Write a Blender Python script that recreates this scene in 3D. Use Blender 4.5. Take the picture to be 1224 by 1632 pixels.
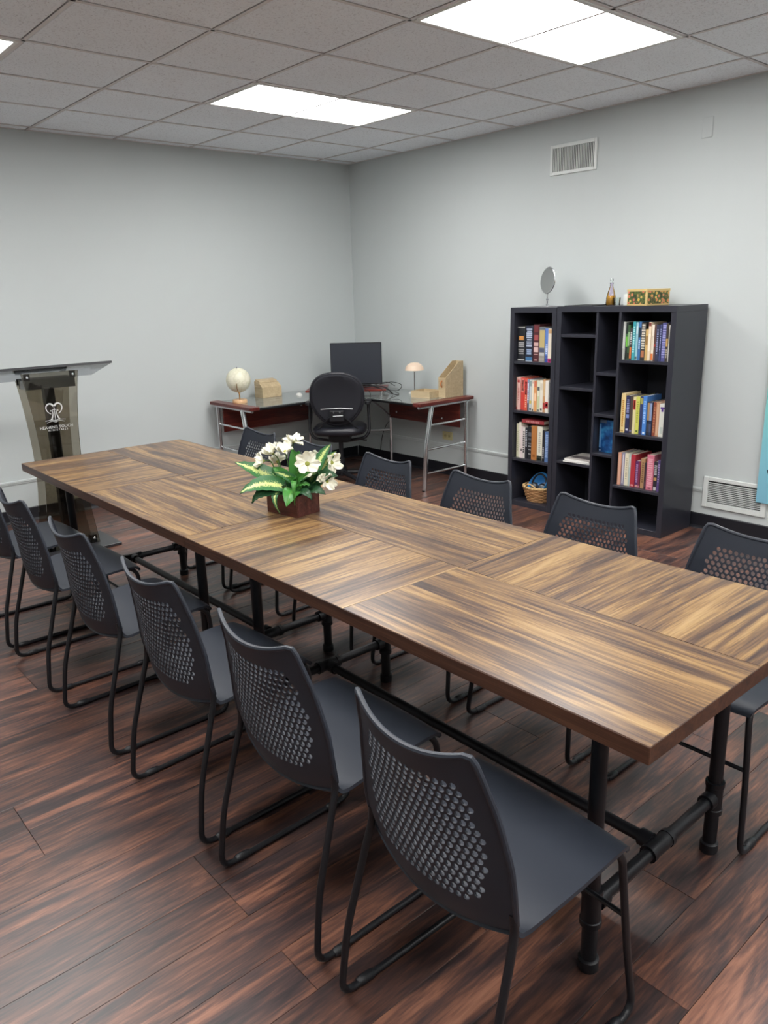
import bpy, bmesh, math, random
from mathutils import Vector, Matrix
from mathutils.geometry import delaunay_2d_cdt
R = math.radians
PI = math.pi
for o in list(bpy.data.objects):
    bpy.data.objects.remove(o, do_unlink=True)
scene = bpy.context.scene
COL = scene.collection
random.seed(7)

# ------------------------------------------------------------------ camera
cam_d = bpy.data.cameras.new('camera')
cam = bpy.data.objects.new('camera', cam_d)
COL.objects.link(cam)
CYAW, CPITCH, CROLL, CF = 2.4302128, -0.2767955, -0.0279210, 1231.6375
fwd = Vector((math.cos(CYAW)*math.cos(CPITCH), math.sin(CYAW)*math.cos(CPITCH), math.sin(CPITCH)))
rgt = fwd.cross(Vector((0, 0, 1))).normalized()
upv = rgt.cross(fwd)
r2 = math.cos(CROLL)*rgt + math.sin(CROLL)*upv
u2 = -math.sin(CROLL)*rgt + math.cos(CROLL)*upv
cm = Matrix((r2, u2, -fwd)).transposed().to_4x4()
cm.translation = Vector((5.92103, -4.79593, 1.56488))
cam.matrix_world = cm
cam_d.sensor_fit = 'HORIZONTAL'
cam_d.sensor_width = 36.0
cam_d.lens = CF/1224*36
cam_d.clip_start = 0.05
scene.camera = cam

# ------------------------------------------------------------------ world, exposure
w = bpy.data.worlds.new('world')
scene.world = w
w.use_nodes = True
w.node_tree.nodes['Background'].inputs[0].default_value = (0.75, 0.8, 0.9, 1)
w.node_tree.nodes['Background'].inputs[1].default_value = 0.05
vs = scene.view_settings
vs.view_transform = 'Standard'
vs.look = 'None'
vs.exposure = 1.6
vs.gamma = 1.0
vs.use_curve_mapping = False
LAMP = 7.0          # strength of the ceiling panels
LAMP_COL = (1.0, 0.99, 0.97)

# ------------------------------------------------------------------ materials
def srgb(r, g, b):
    f = lambda c: c/12.92 if c <= 0.04045 else ((c+0.055)/1.055)**2.4
    return (f(r/255), f(g/255), f(b/255), 1)

class NT:
    def __init__(s, m):
        s.t = m.node_tree
    def n(s, typ, **kw):
        nd = s.t.nodes.new(typ)
        for k, v in kw.items():
            if k.startswith('i_'):
                nd.inputs[k[2:].replace('_', ' ')].default_value = v
            else:
                setattr(nd, k, v)
        return nd
    def l(s, a, ao, b, bi):
        s.t.links.new(a.outputs[ao], b.inputs[bi])

MATS = {}
def mat(name, col=(0.5, 0.5, 0.5, 1), rough=0.5, metal=0.0, spec=0.5, noise=0.0, nscale=20.0, bump=0.0, bscale=200.0, coat=0.0, emit=0.0, rvar=0.0):
    if name in MATS:
        return MATS[name]
    m = bpy.data.materials.new(name)
    m.use_nodes = True
    t = NT(m)
    b = m.node_tree.nodes['Principled BSDF']
    b.inputs['Base Color'].default_value = col
    b.inputs['Roughness'].default_value = rough
    b.inputs['Metallic'].default_value = metal
    b.inputs['Specular IOR Level'].default_value = spec
    b.inputs['Coat Weight'].default_value = coat
    if emit:
        b.inputs['Emission Color'].default_value = (LAMP_COL[0], LAMP_COL[1], LAMP_COL[2], 1)
        b.inputs['Emission Strength'].default_value = emit
    if noise or bump or rvar:
        tc = t.n('ShaderNodeTexCoord')
    if noise:
        nz = t.n('ShaderNodeTexNoise', i_Scale=nscale, i_Detail=4.0)
        t.l(tc, 'Object', nz, 'Vector')
        hs = t.n('ShaderNodeHueSaturation')
        hs.inputs['Color'].default_value = col
        mr = t.n('ShaderNodeMapRange')
        mr.inputs['To Min'].default_value = 1-noise
        mr.inputs['To Max'].default_value = 1+noise
        t.l(nz, 'Fac', mr, 'Value'); t.l(mr, 'Result', hs, 'Value'); t.l(hs, 'Color', b, 'Base Color')
    if bump:
        nb = t.n('ShaderNodeTexNoise', i_Scale=bscale, i_Detail=3.0)
        t.l(tc, 'Object', nb, 'Vector')
        bp = t.n('ShaderNodeBump', i_Strength=bump, i_Distance=0.002)
        t.l(nb, 'Fac', bp, 'Height'); t.l(bp, 'Normal', b, 'Normal')
    MATS[name] = m
    return m

def ramp(t, stops):
    cr = t.n('ShaderNodeValToRGB')
    e = cr.color_ramp.elements
    while len(e) < len(stops):
        e.new(0.5)
    for i, (p, c) in enumerate(stops):
        e[i].position = p
        e[i].color = c
    return cr

def wood(name, stops, along='X', sx=1.2, sy=16.0, rough=0.35, bump=0.05, fine=0.35, seedvar=True, spec=0.5, dist=1.2, valvar=0.0):
    """streaked timber or laminate; the grain runs along one object axis"""
    if name in MATS:
        return MATS[name]
    m = bpy.data.materials.new(name)
    m.use_nodes = True
    t = NT(m)
    b = m.node_tree.nodes['Principled BSDF']
    tc = t.n('ShaderNodeTexCoord')
    oi = t.n('ShaderNodeObjectInfo')
    mul = t.n('ShaderNodeVectorMath', operation='MULTIPLY_ADD')
    mul.inputs[1].default_value = (37.0, 53.0, 11.0)
    if seedvar:
        cmb = t.n('ShaderNodeCombineXYZ')
        for k in 'XYZ':
            t.l(oi, 'Random', cmb, k)
        t.l(cmb, 'Vector', mul, 0)
    else:
        mul.inputs[0].default_value = (0.3, 0.2, 0.1)
    t.l(tc, 'Object', mul, 2)
    def stretched(a, c, detail, distort):
        mp = t.n('ShaderNodeMapping')
        mp.inputs['Scale'].default_value = (a, c, c) if along == 'X' else (c, a, c)
        t.l(mul, 'Vector', mp, 'Vector')
        nz = t.n('ShaderNodeTexNoise', i_Scale=1.0, i_Detail=detail, i_Distortion=distort, i_Roughness=0.6)
        t.l(mp, 'Vector', nz, 'Vector')
        return nz
    n1 = stretched(sx, sy, 5.0, dist)
    n2 = stretched(sx*5, sy*9, 3.0, 0.3)
    mx = t.n('ShaderNodeMix', data_type='FLOAT')
    mx.inputs[0].default_value = fine
    t.l(n1, 'Fac', mx, 2); t.l(n2, 'Fac', mx, 3)
    cr = ramp(t, stops)
    t.l(mx, 0, cr, 'Fac')
    out = cr
    if valvar:
        hs = t.n('ShaderNodeHueSaturation')
        mr = t.n('ShaderNodeMapRange')
        mr.inputs['To Min'].default_value = 1-valvar
        mr.inputs['To Max'].default_value = 1+valvar
        t.l(oi, 'Random', mr, 'Value'); t.l(mr, 'Result', hs, 'Value'); t.l(cr, 'Color', hs, 'Color')
        out = hs
    t.l(out, 'Color', b, 'Base Color')
    b.inputs['Roughness'].default_value = rough
    b.inputs['Specular IOR Level'].default_value = spec
    if bump:
        bp = t.n('ShaderNodeBump', i_Strength=bump, i_Distance=0.001)
        t.l(mx, 0, bp, 'Height'); t.l(bp, 'Normal', b, 'Normal')
    MATS[name] = m
    return m

def clear(name, tint, ior=1.49, rough=0.02, gloss=1.0, milk=0.0):
    """thin transparent sheet: tinted pass-through plus a fresnel reflection"""
    if name in MATS:
        return MATS[name]
    m = bpy.data.materials.new(name)
    m.use_nodes = True
    t = NT(m)
    m.node_tree.nodes.remove(m.node_tree.nodes['Principled BSDF'])
    out = m.node_tree.nodes['Material Output']
    tr = t.n('ShaderNodeBsdfTransparent'); tr.inputs[0].default_value = tint
    gl = t.n('ShaderNodeBsdfGlossy'); gl.inputs['Roughness'].default_value = rough
    gl.inputs['Color'].default_value = (gloss, gloss, gloss, 1)
    fr = t.n('ShaderNodeFresnel', i_IOR=ior)
    mx = t.n('ShaderNodeMixShader')
    if milk:
        df = t.n('ShaderNodeBsdfDiffuse'); df.inputs[0].default_value = srgb(196, 204, 202)
        m2 = t.n('ShaderNodeMixShader'); m2.inputs[0].default_value = milk
        t.l(tr, 0, m2, 1); t.l(df, 0, m2, 2)
        tr = m2
    t.l(fr, 0, mx, 0); t.l(tr, 0, mx, 1); t.l(gl, 0, mx, 2); t.l(mx, 0, out, 0)
    MATS[name] = m
    return m

M_WALL = mat('wall_paint', srgb(192, 198, 198), 0.7, noise=0.015, nscale=1.5, bump=0.05, bscale=120)
M_TRIM = mat('trim_paint', srgb(200, 206, 206), 0.5)
M_BASE = mat('cove_base_vinyl', srgb(24, 25, 32), 0.4)
M_PLANK = wood('floor_plank', [(0.36, srgb(44, 37, 39)), (0.45, srgb(66, 50, 49)), (0.53, srgb(98, 67, 57)), (0.62, srgb(136, 92, 74)), (0.72, srgb(156, 112, 90))],
               along='Y', sx=1.6, sy=12.0, rough=0.34, bump=0.08, fine=0.36, valvar=0.22, spec=0.6)
M_GAP = mat('floor_joint', srgb(22, 17, 17), 0.7)
M_TABLE = wood('table_laminate', [(0.38, srgb(54, 39, 35)), (0.45, srgb(82, 61, 48)), (0.51, srgb(110, 84, 58)), (0.56, srgb(138, 108, 70)), (0.65, srgb(160, 131, 90))],
               along='X', sx=1.0, sy=13.0, rough=0.30, bump=0.02, fine=0.36, dist=1.3)
M_TEDGE = wood('table_edge', [(0.35, srgb(52, 33, 26)), (0.55, srgb(84, 54, 40)), (0.7, srgb(108, 74, 54))], along='X', sx=1.5, sy=40.0, rough=0.4)
M_PIPE = mat('black_pipe', srgb(24, 25, 30), 0.42, metal=0.3)
M_CHAIR = mat('chair_plastic', srgb(41, 46, 56), 0.47, bump=0.08, bscale=900)
M_ROD = mat('chair_rod', srgb(22, 23, 28), 0.4)
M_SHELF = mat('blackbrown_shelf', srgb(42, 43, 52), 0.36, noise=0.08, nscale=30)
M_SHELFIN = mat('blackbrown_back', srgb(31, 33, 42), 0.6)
M_CHROME = mat('chrome', (0.75, 0.76, 0.78, 1), 0.16, metal=1.0)
M_STEEL = mat('satin_steel', (0.55, 0.56, 0.58, 1), 0.3, metal=1.0)
M_BLACK = mat('black_plastic', srgb(20, 21, 26), 0.45)
M_LEATHER = mat('black_leather', srgb(29, 30, 38), 0.38, bump=0.2, bscale=250)
M_MESHB = mat('black_fabric', srgb(25, 26, 34), 0.85)
M_SCREEN = mat('screen_off', srgb(48, 52, 60), 0.35)
M_CHERRY = wood('cherry_wood', [(0.35, srgb(66, 22, 20)), (0.5, srgb(98, 36, 30)), (0.68, srgb(134, 60, 46))], along='X', sx=1.5, sy=20, rough=0.3)
M_CHERRYY = wood('cherry_wood_y', [(0.35, srgb(66, 22, 20)), (0.5, srgb(98, 36, 30)), (0.68, srgb(134, 60, 46))], along='Y', sx=1.5, sy=20, rough=0.3)
M_PLY = wood('pale_board', [(0.35, srgb(168, 148, 116)), (0.55, srgb(188, 168, 134)), (0.7, srgb(204, 186, 152))], along='X', sx=3, sy=30, rough=0.5)
M_PINE = wood('pine', [(0.35, srgb(196, 152, 108)), (0.6, srgb(222, 182, 138))], along='X', sx=3, sy=30, rough=0.45)
M_BOX = wood('planter_wood', [(0.35, srgb(52, 24, 20)), (0.5, srgb(76, 36, 29)), (0.7, srgb(104, 56, 44))], along='X', sx=4, sy=40, rough=0.4)
M_GLASS = clear('clear_glass', (0.93, 0.96, 0.95, 1))
M_DGLASS = clear('desk_glass', (0.80, 0.86, 0.84, 1), ior=1.9, milk=0.32)
M_SMOKE = clear('smoked_acrylic', (0.68, 0.65, 0.59, 1))
M_FROST = clear('grey_acrylic', (0.80, 0.81, 0.83, 1), rough=0.1)
M_WHITE = mat('white_plastic', srgb(222, 222, 218), 0.4)
M_VENT = mat('vent_paint', srgb(212, 216, 214), 0.45)
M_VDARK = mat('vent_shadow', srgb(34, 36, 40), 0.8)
M_LETTER = mat('white_print', srgb(205, 205, 205), 0.6)
M_PAGES = mat('book_pages', srgb(214, 206, 188), 0.8, noise=0.05, nscale=300)
M_CABLE = mat('black_cable', srgb(18, 18, 22), 0.5)

# ------------------------------------------------------------------ mesh helpers
class MB:
    def __init__(s):
        s.v = []; s.f = []; s.mi = []
    def add(s, verts, faces, mi=0):
        o = len(s.v)
        s.v += [tuple(p) for p in verts]
        s.f += [tuple(i+o for i in f) for f in faces]
        s.mi += [mi]*len(faces)
        return s
    def box(s, x0, x1, y0, y1, z0, z1, mi=0, m=None):
        vs_ = [Vector(p) for p in ((x0, y0, z0), (x1, y0, z0), (x1, y1, z0), (x0, y1, z0), (x0, y0, z1), (x1, y0, z1), (x1, y1, z1), (x0, y1, z1))]
        if m is not None:
            vs_ = [m @ p for p in vs_]
        return s.add(vs_, [(0, 3, 2, 1), (4, 5, 6, 7), (0, 1, 5, 4), (1, 2, 6, 5), (2, 3, 7, 6), (3, 0, 4, 7)], mi)
    def tube(s, path, r, seg=8, closed=False, mi=0):
        P = [Vector(p) for p in path]
        n = len(P)
        rs = r if isinstance(r, (list, tuple)) else [r]*n
        ref = None
        rings = []
        for i in range(n):
            if closed:
                t = (P[(i+1) % n]-P[i-1])
            else:
                t = P[min(i+1, n-1)]-P[max(i-1, 0)]
            t.normalize()
            if ref is None:
                ref = Vector((0, 0, 1)) if abs(t.z) < 0.9 else Vector((1, 0, 0))
            a = (ref - t*ref.dot(t))
            if a.length < 1e-6:
                a = t.orthogonal()
            a.normalize()
            ref = a
            b = t.cross(a)
            rings.append([P[i]+rs[i]*(math.cos(2*PI*k/seg)*a+math.sin(2*PI*k/seg)*b) for k in range(seg)])
        return s.loft(rings, closed, mi)
    def loft(s, rings, closed=False, mi=0, cap=True):
        k = len(rings[0]); n = len(rings)
        vs_ = [p for r_ in rings for p in r_]
        fs = []
        for i in range(n if closed else n-1):
            j = (i+1) % n
            for a in range(k):
                b = (a+1) % k
                fs.append((i*k+a, i*k+b, j*k+b, j*k+a))
        if cap and not closed:
            fs.append(tuple(range(k-1, -1, -1)))
            fs.append(tuple((n-1)*k+a for a in range(k)))
        return s.add(vs_, fs, mi)
    def lathe(s, prof, seg=20, c=(0, 0, 0), mi=0, m=None):
        rings = []
        for r, z in prof:
            ring = [Vector((r*math.cos(2*PI*k/seg), r*math.sin(2*PI*k/seg), z)) for k in range(seg)]
            if m is not None:
                ring = [m @ p for p in ring]
            rings.append([p+Vector(c) for p in ring])
        return s.loft(rings, False, mi)
    def prism(s, poly, z0, z1, m=None, mi=0):
        n = len(poly)
        vs_ = [Vector((x, y, z0)) for x, y in poly]+[Vector((x, y, z1)) for x, y in poly]
        if m is not None:
            vs_ = [m @ p for p in vs_]
        return s.add(vs_, [tuple(range(n-1, -1, -1)), tuple(range(n, 2*n))]+[(i, (i+1) % n, n+(i+1) % n, n+i) for i in range(n)], mi)
    def sheet(s, fn, nu, nv, th, mi=0):
        """closed slab over a grid: fn(i/nu, j/nv) -> point, th = thickness along -normal"""
        g = [[Vector(fn(i/nu, j/nv)) for j in range(nv+1)] for i in range(nu+1)]
        def nrm(i, j):
            a = g[min(i+1, nu)][j]-g[max(i-1, 0)][j]
            b = g[i][min(j+1, nv)]-g[i][max(j-1, 0)]
            c = a.cross(b)
            return c.normalized() if c.length > 1e-9 else Vector((0, 0, 1))
        top = [g[i][j] for i in range(nu+1) for j in range(nv+1)]
        bot = [g[i][j]-nrm(i, j)*th for i in range(nu+1) for j in range(nv+1)]
        N = len(top); w_ = nv+1
        fs = []
        for i in range(nu):
            for j in range(nv):
                a, b, c, d = i*w_+j, (i+1)*w_+j, (i+1)*w_+j+1, i*w_+j+1
                fs.append((a, b, c, d)); fs.append((N+d, N+c, N+b, N+a))
        loop = [i*w_ for i in range(nu)]+[nu*w_+j for j in range(nv)]+[i*w_+nv for i in range(nu, 0, -1)]+[j for j in range(nv, 0, -1)]
        for k in range(len(loop)):
            a, b = loop[k], loop[(k+1) % len(loop)]
            fs.append((b, a, N+a, N+b))
        return s.add(top+bot, fs, mi)
    def mesh(s, name, mats, bevel=0.0, smooth=None, segs=1):
        me = bpy.data.meshes.new(name)
        me.from_pydata(s.v, [], s.f)
        for m_ in (mats if isinstance(mats, (list, tuple)) else [mats]):
            me.materials.append(m_)
        for p, i in zip(me.polygons, s.mi):
            p.material_index = i
        bm = bmesh.new()
        bm.from_mesh(me)
        if bevel:
            ed = [e for e in bm.edges if len(e.link_faces) == 2 and e.calc_face_angle(0) > R(30)]
            bmesh.ops.bevel(bm, geom=ed, offset=bevel, segments=segs, affect='EDGES', profile=0.5)
        bmesh.ops.recalc_face_normals(bm, faces=bm.faces)
        bm.to_mesh(me)
        bm.free()
        if smooth:
            for p in me.polygons:
                p.use_smooth = True
            me.set_sharp_from_angle(angle=R(smooth))
        return me
    def build(s, name, mats, parent=None, loc=(0, 0, 0), rot=(0, 0, 0), bevel=0.0, smooth=None, segs=1):
        return place(name, s.mesh(name, mats, bevel, smooth, segs), parent, loc, rot)

def place(name, me, parent=None, loc=(0, 0, 0), rot=(0, 0, 0)):
    o = bpy.data.objects.new(name, me)
    COL.objects.link(o)
    o.location = loc
    o.rotation_euler = rot
    if parent is not None:
        o.parent = parent
    return o

def tag(o, label, cat, group=None):
    o['label'] = label
    o['category'] = cat
    if group:
        o['group'] = group
    return o

def thing(name, label, cat, loc=(0, 0, 0), rotz=0.0, group=None):
    return tag(place(name, None, None, loc, (0, 0, rotz)), label, cat, group)

def struct(o):
    o['kind'] = 'structure'
    return o

def copy_tree(o, parent=None):
    c = o.copy()
    COL.objects.link(c)
    c.parent = parent
    for ch in o.children:
        copy_tree(ch, c)
    return c

def fillet(pts, rad, n=5):
    """polyline with rounded corners"""
    P = [Vector(p) for p in pts]
    out = [P[0]]
    for i in range(1, len(P)-1):
        a, b, c = P[i-1], P[i], P[i+1]
        d1 = (a-b); d2 = (c-b)
        r_ = min(rad, d1.length*0.45, d2.length*0.45)
        p, q = b+d1.normalized()*r_, b+d2.normalized()*r_
        for k in range(n+1):
            t = k/n
            out.append((1-t)**2*p+2*t*(1-t)*b+t*t*q)
    out.append(P[-1])
    return out

def bez(pts, n=12):
    """Catmull-Rom through points"""
    P = [Vector(p) for p in pts]
    P = [2*P[0]-P[1]]+P+[2*P[-1]-P[-2]]
    out = []
    for i in range(1, len(P)-2):
        for k in range(n):
            t = k/n
            out.append(0.5*((2*P[i])+(P[i+1]-P[i-1])*t+(2*P[i-1]-5*P[i]+4*P[i+1]-P[i+2])*t*t+(3*P[i]-P[i-1]-3*P[i+1]+P[i+2])*t**3))
    out.append(P[-2])
    return out

def text_mesh(name, body, size, m, parent, loc, rot, depth=0.0004, align='CENTER', sx=1.0, bold=0.0):
    cu = bpy.data.curves.new(name, 'FONT')
    cu.body = body
    cu.size = size
    cu.extrude = depth
    cu.offset = bold
    cu.align_x = align
    cu.resolution_u = 3
    tmp = bpy.data.objects.new('tmp_text', cu)
    COL.objects.link(tmp)
    bpy.context.view_layer.update()
    me = bpy.data.meshes.new_from_object(tmp.evaluated_get(bpy.context.evaluated_depsgraph_get()))
    bpy.data.objects.remove(tmp, do_unlink=True)
    me.materials.clear()
    me.materials.append(m)
    o = place(name, me, parent, loc, rot)
    o.scale = (sx, 1, 1)
    return o

# ------------------------------------------------------------------ room shell
RX, RY, H = 8.35, -6.75, 2.69
T = 0.61
GX0, GY0 = 2.559, -3.4204        # a node of the ceiling grid

floor = struct(MB().box(-0.1, RX+0.1, RY-0.1, 0.1, -0.12, -0.004).build('floor', M_GAP))
PW, PL = 0.152, 1.22
plank_cache = {}
def plank_mesh(wd, ln):
    k = (round(wd, 3), round(ln, 3))
    if k not in plank_cache:
        plank_cache[k] = MB().box(-wd/2+0.0006, wd/2-0.0006, -ln/2+0.0006, ln/2-0.0006, -0.004, 0).mesh('plank', M_PLANK, bevel=0.0007)
    return plank_cache[k]
rest = MB()
x = 0.0
row = 0
rnd = random.Random(3)
while x < RX-1e-3:
    wd = min(PW, RX-x)
    y = 0.0
    first = round(rnd.choice((0.18, 0.34, 0.5, 0.66, 0.82, 0.98, 1.14)), 2)
    while y > RY+1e-3:
        ln = min(first if y == 0 else PL, y-RY)
        cx, cy = x+wd/2, y-ln/2
        if x < 5.75 and cy > -5.4:
            place('plank', plank_mesh(wd, ln), floor, (cx, cy, 0))
        else:
            rest.box(x+0.0006, x+wd-0.0006, y-ln+0.0006, y-0.0006, -0.004, 0)
        y -= ln
    x += wd
    row += 1
fp = rest.build('plank_field', M_PLANK, floor)
fp['kind'] = 'stuff'

wl = struct(MB().box(-0.12, 0, RY-0.12, 0.12, -0.05, H+0.15).build('wall_left', M_WALL))
wr = struct(MB().box(0, RX+0.12, 0, 0.12, -0.05, H+0.15).build('wall_right', M_WALL))
struct(MB().box(RX, RX+0.12, RY-0.12, 0, -0.05, H+0.15).build('wall_rear', M_WALL))
struct(MB().box(0, RX, RY-0.12, RY, -0.05, H+0.15).build('wall_near', M_WALL))
def cove(name, pts):
    """cove base profile (offset from wall, height) swept along a straight wall"""
    prof = [(0.0, 0.0), (0.016, 0.0), (0.010, 0.006), (0.006, 0.018), (0.005, 0.096), (0.002, 0.102), (0.0, 0.102)]
    b = MB()
    (ax, ay), (bx_, by), (nx, ny) = pts
    b.loft([[Vector((px+nx*o, py+ny*o, z)) for o, z in prof] for px, py in ((ax, ay), (bx_, by))])
    return struct(b.build(name, M_BASE))
cove('baseboard_left', ((0, -0.017), (0, RY), (1, 0)))
cove('baseboard_right', ((0, 0), (RX, 0), (0, -1)))
# low rail moulding along both walls
struct(MB().box(0, 0.012, RY, -0.013, 0.298, 0.316).box(0, 0.007, RY, -0.013, 0.286, 0.298).build('trim_1', M_TRIM, bevel=0.003))
struct(MB().box(0, 3.572, -0.012, 0, 0.258, 0.276).box(0, 3.572, -0.007, 0, 0.246, 0.258).build('trim_2', M_TRIM, bevel=0.003))
struct(MB().box(3.992, RX, -0.012, 0, 0.258, 0.276).box(3.992, RX, -0.007, 0, 0.246, 0.258).build('trim_3', M_TRIM, bevel=0.003))

# ceiling: deck, lay-in tiles and T-bars
M_TILE = bpy.data.materials.new('ceiling_tile')
M_TILE.use_nodes = True
t = NT(M_TILE)
b = M_TILE.node_tree.nodes['Principled BSDF']
tc = t.n('ShaderNodeTexCoord'); oi = t.n('ShaderNodeObjectInfo')
mul = t.n('ShaderNodeVectorMath', operation='MULTIPLY_ADD')
mul.inputs[1].default_value = (9, 7, 5)
cmb = t.n('ShaderNodeCombineXYZ')
for k in 'XYZ':
    t.l(oi, 'Random', cmb, k)
t.l(cmb, 'Vector', mul, 0); t.l(tc, 'Object', mul, 2)
n1 = t.n('ShaderNodeTexNoise', i_Scale=110.0, i_Detail=3.0, i_Distortion=0.8)
t.l(mul, 'Vector', n1, 'Vector')
n2 = t.n('ShaderNodeTexNoise', i_Scale=3.0, i_Detail=2.0)
t.l(mul, 'Vector', n2, 'Vector')
cr = ramp(t, [(0.34, srgb(214, 217, 222)), (0.43, srgb(240, 245, 251)), (0.6, srgb(243, 248, 253))])
t.l(n1, 'Fac', cr, 'Fac')
hs = t.n('ShaderNodeHueSaturation')
mr = t.n('ShaderNodeMapRange'); mr.inputs['To Min'].default_value = 0.95; mr.inputs['To Max'].default_value = 1.03
t.l(n2, 'Fac', mr, 'Value'); t.l(mr, 'Result', hs, 'Value'); t.l(cr, 'Color', hs, 'Color'); t.l(hs, 'Color', b, 'Base Color')
b.inputs['Roughness'].default_value = 0.9
bp = t.n('ShaderNodeBump', i_Strength=0.35, i_Distance=0.002)
t.l(n1, 'Fac', bp, 'Height'); t.l(bp, 'Normal', b, 'Normal')
M_BAR = mat('ceiling_bar', srgb(215, 211, 210), 0.5)
ceil = struct(MB().box(-0.12, RX+0.12, RY-0.12, 0.12, H+0.03, H+0.15).build('ceiling', mat('ceiling_void', srgb(60, 58, 58), 0.9)))
xs = sorted(GX0-T*k for k in range(-12, 8))
ys = sorted(GY0+T*k for k in range(-12, 8))
xs = [0.0]+[q for q in xs if 0.05 < q < RX-0.05]+[RX]
ys = [RY]+[q for q in ys if RY+0.05 < q < -0.05]+[0.0]
def is_light(cx, cy):
    i = math.floor((cx-GX0)/T+1e-6)       # column index
    j = math.floor((cy-GY0)/T+1e-6)
    # panels lie in columns -2, 1, 4, 7 (every third) and in row pairs 2-3, -2--1, ...
    return (i+2) % 3 == 0 and j % 4 in (2, 3)
tile_cache = {}
lights = {}
for i in range(len(xs)-1):
    for j in range(len(ys)-1):
        sx, sy = xs[i+1]-xs[i], ys[j+1]-ys[j]
        cx, cy = (xs[i]+xs[i+1])/2, (ys[j]+ys[j+1])/2
        if is_light(cx, cy) and abs(sx-T) < 0.01 and abs(sy-T) < 0.01:
            jj = math.floor((cy-GY0)/T+1e-6)//4
            lights.setdefault((i, jj), []).append((cx, cy))
            continue
        k = (round(sx, 3), round(sy, 3))
        if k not in tile_cache:
            tile_cache[k] = MB().box(-sx/2+0.013, sx/2-0.013, -sy/2+0.013, sy/2-0.013, 0.001, 0.02).mesh('ceiling_tile', M_TILE, bevel=0.002)
        place('ceiling_tile', tile_cache[k], ceil, (cx, cy, H))
def bar(x0, x1, y0, y1):
    ln = max(x1-x0, y1-y0)
    b_ = MB().box(x0, x1, y0, y1, H-0.0015, H+0.001)
    if x1-x0 < y1-y0:
        c = (x0+x1)/2; b_.box(c-0.003, c+0.003, y0, y1, H+0.001, H+0.03)
    else:
        c = (y0+y1)/2; b_.box(x0, x1, c-0.003, c+0.003, H+0.001, H+0.03)
    b_.build('grid_bar', M_BAR, ceil)
for gx in xs[1:-1]:
    bar(gx-0.0095, gx+0.0095, RY, 0)
for i in range(len(xs)-1):
    pass
for gy in ys[1:-1]:
    bar(0, RX, gy-0.0095, gy+0.0095)
bar(0, 0.02, RY, 0); bar(0, RX, -0.02, 0)

# ceiling lights (2 x 4 ft lay-in panels)
M_LAMP = mat('lit_diffuser', (0.9, 0.9, 0.9, 1), 0.5, emit=LAMP)
M_LFRAME = mat('light_frame', srgb(225, 225, 222), 0.4)
LP = {}
for key, cells in sorted(lights.items()):
    if len(cells) < 2:
        continue
    cx = sum(c[0] for c in cells)/2; cy = sum(c[1] for c in cells)/2
    col = round((cx-GX0)/T-0.5); rw = round((cy-GY0)/T)
    if col == -2 and rw == 3: lb = 'rectangular lit ceiling panel nearest the corner of the room'
    elif col == 1 and rw == 3: lb = 'large lit ceiling panel above the bookcase side, at the top of the photo'
    elif col == -2 and rw == -1: lb = 'lit ceiling panel cut off by the left edge of the photo'
    else: lb = 'lit ceiling panel above and behind the camera, outside the photo'
    L = thing('ceiling_light', lb, 'ceiling light', (cx, cy, H), 0, 'lit panels in the tiled ceiling')
    hx, hy = T/2-0.012, T-0.012
    f_ = MB()
    for (a0, a1, b0, b1) in ((-hx, -hx+0.022, -hy, hy), (hx-0.022, hx, -hy, hy), (-hx+0.022, hx-0.022, -hy, -hy+0.022), (-hx+0.022, hx-0.022, hy-0.022, hy)):
        f_.box(a0, a1, b0, b1, -0.006, 0.012)
    f_.build('frame', M_LFRAME, L, bevel=0.002)
    MB().box(-hx+0.022, hx-0.022, -hy+0.022, hy-0.022, -0.001, 0.01).build('diffuser', M_LAMP, L)

# ------------------------------------------------------------------ wall fittings
# supply vent high on the wall (vertical fins)
V = thing('air_vent', 'white air vent with vertical fins high on the wall above the bookcases', 'vent', (2.455, 0, 2.42))
f_ = MB()
vx, vz = 0.19, 0.098
for (a0, a1, c0, c1) in ((-vx, -vx+0.02, -vz, vz), (vx-0.02, vx, -vz, vz), (-vx+0.02, vx-0.02, -vz, -vz+0.022), (-vx+0.02, vx-0.02, vz-0.022, vz)):
    f_.box(a0, a1, -0.012, 0, c0, c1)
f_.build('frame', M_VENT, V, bevel=0.002)
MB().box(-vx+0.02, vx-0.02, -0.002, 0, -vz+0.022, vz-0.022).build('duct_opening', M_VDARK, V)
fin = MB().box(-0.0022, 0.0022, -0.011, -0.002, -vz+0.022, vz-0.022).mesh('fin', M_VENT)
for k in range(25):
    place('fin', fin, V, (-vx+0.03+k*(2*vx-0.06)/24, 0, 0), (0, 0, R(8)))
# return grille low on the wall (horizontal louvres)
V = thing('wall_grille', 'white return air grille with horizontal slats low on the wall beside the bookcase', 'vent', (3.782, 0, 0.255))
f_ = MB()
vx, vz = 0.205, 0.102
for (a0, a1, c0, c1) in ((-vx, -vx+0.032, -vz, vz), (vx-0.032, vx, -vz, vz), (-vx+0.032, vx-0.032, -vz, -vz+0.032), (-vx+0.032, vx-0.032, vz-0.026, vz)):
    f_.box(a0, a1, -0.014, 0, c0, c1)
f_.build('frame', M_VENT, V, bevel=0.003)
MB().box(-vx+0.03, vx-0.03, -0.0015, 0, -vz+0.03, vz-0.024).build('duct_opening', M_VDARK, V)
sl = MB().prism([(-0.012, -0.0030), (-0.004, 0.0002), (-0.004, 0.0016), (-0.012, 0.0012)], -vx+0.031, vx-0.031,
                Matrix(((0, 0, 1, 0), (1, 0, 0, 0), (0, 1, 0, 0), (0, 0, 0, 1)))).mesh('slat', M_VENT)
for k in range(12):
    place('slat', sl, V, (0, 0, -vz+0.036+k*0.0118))
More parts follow.
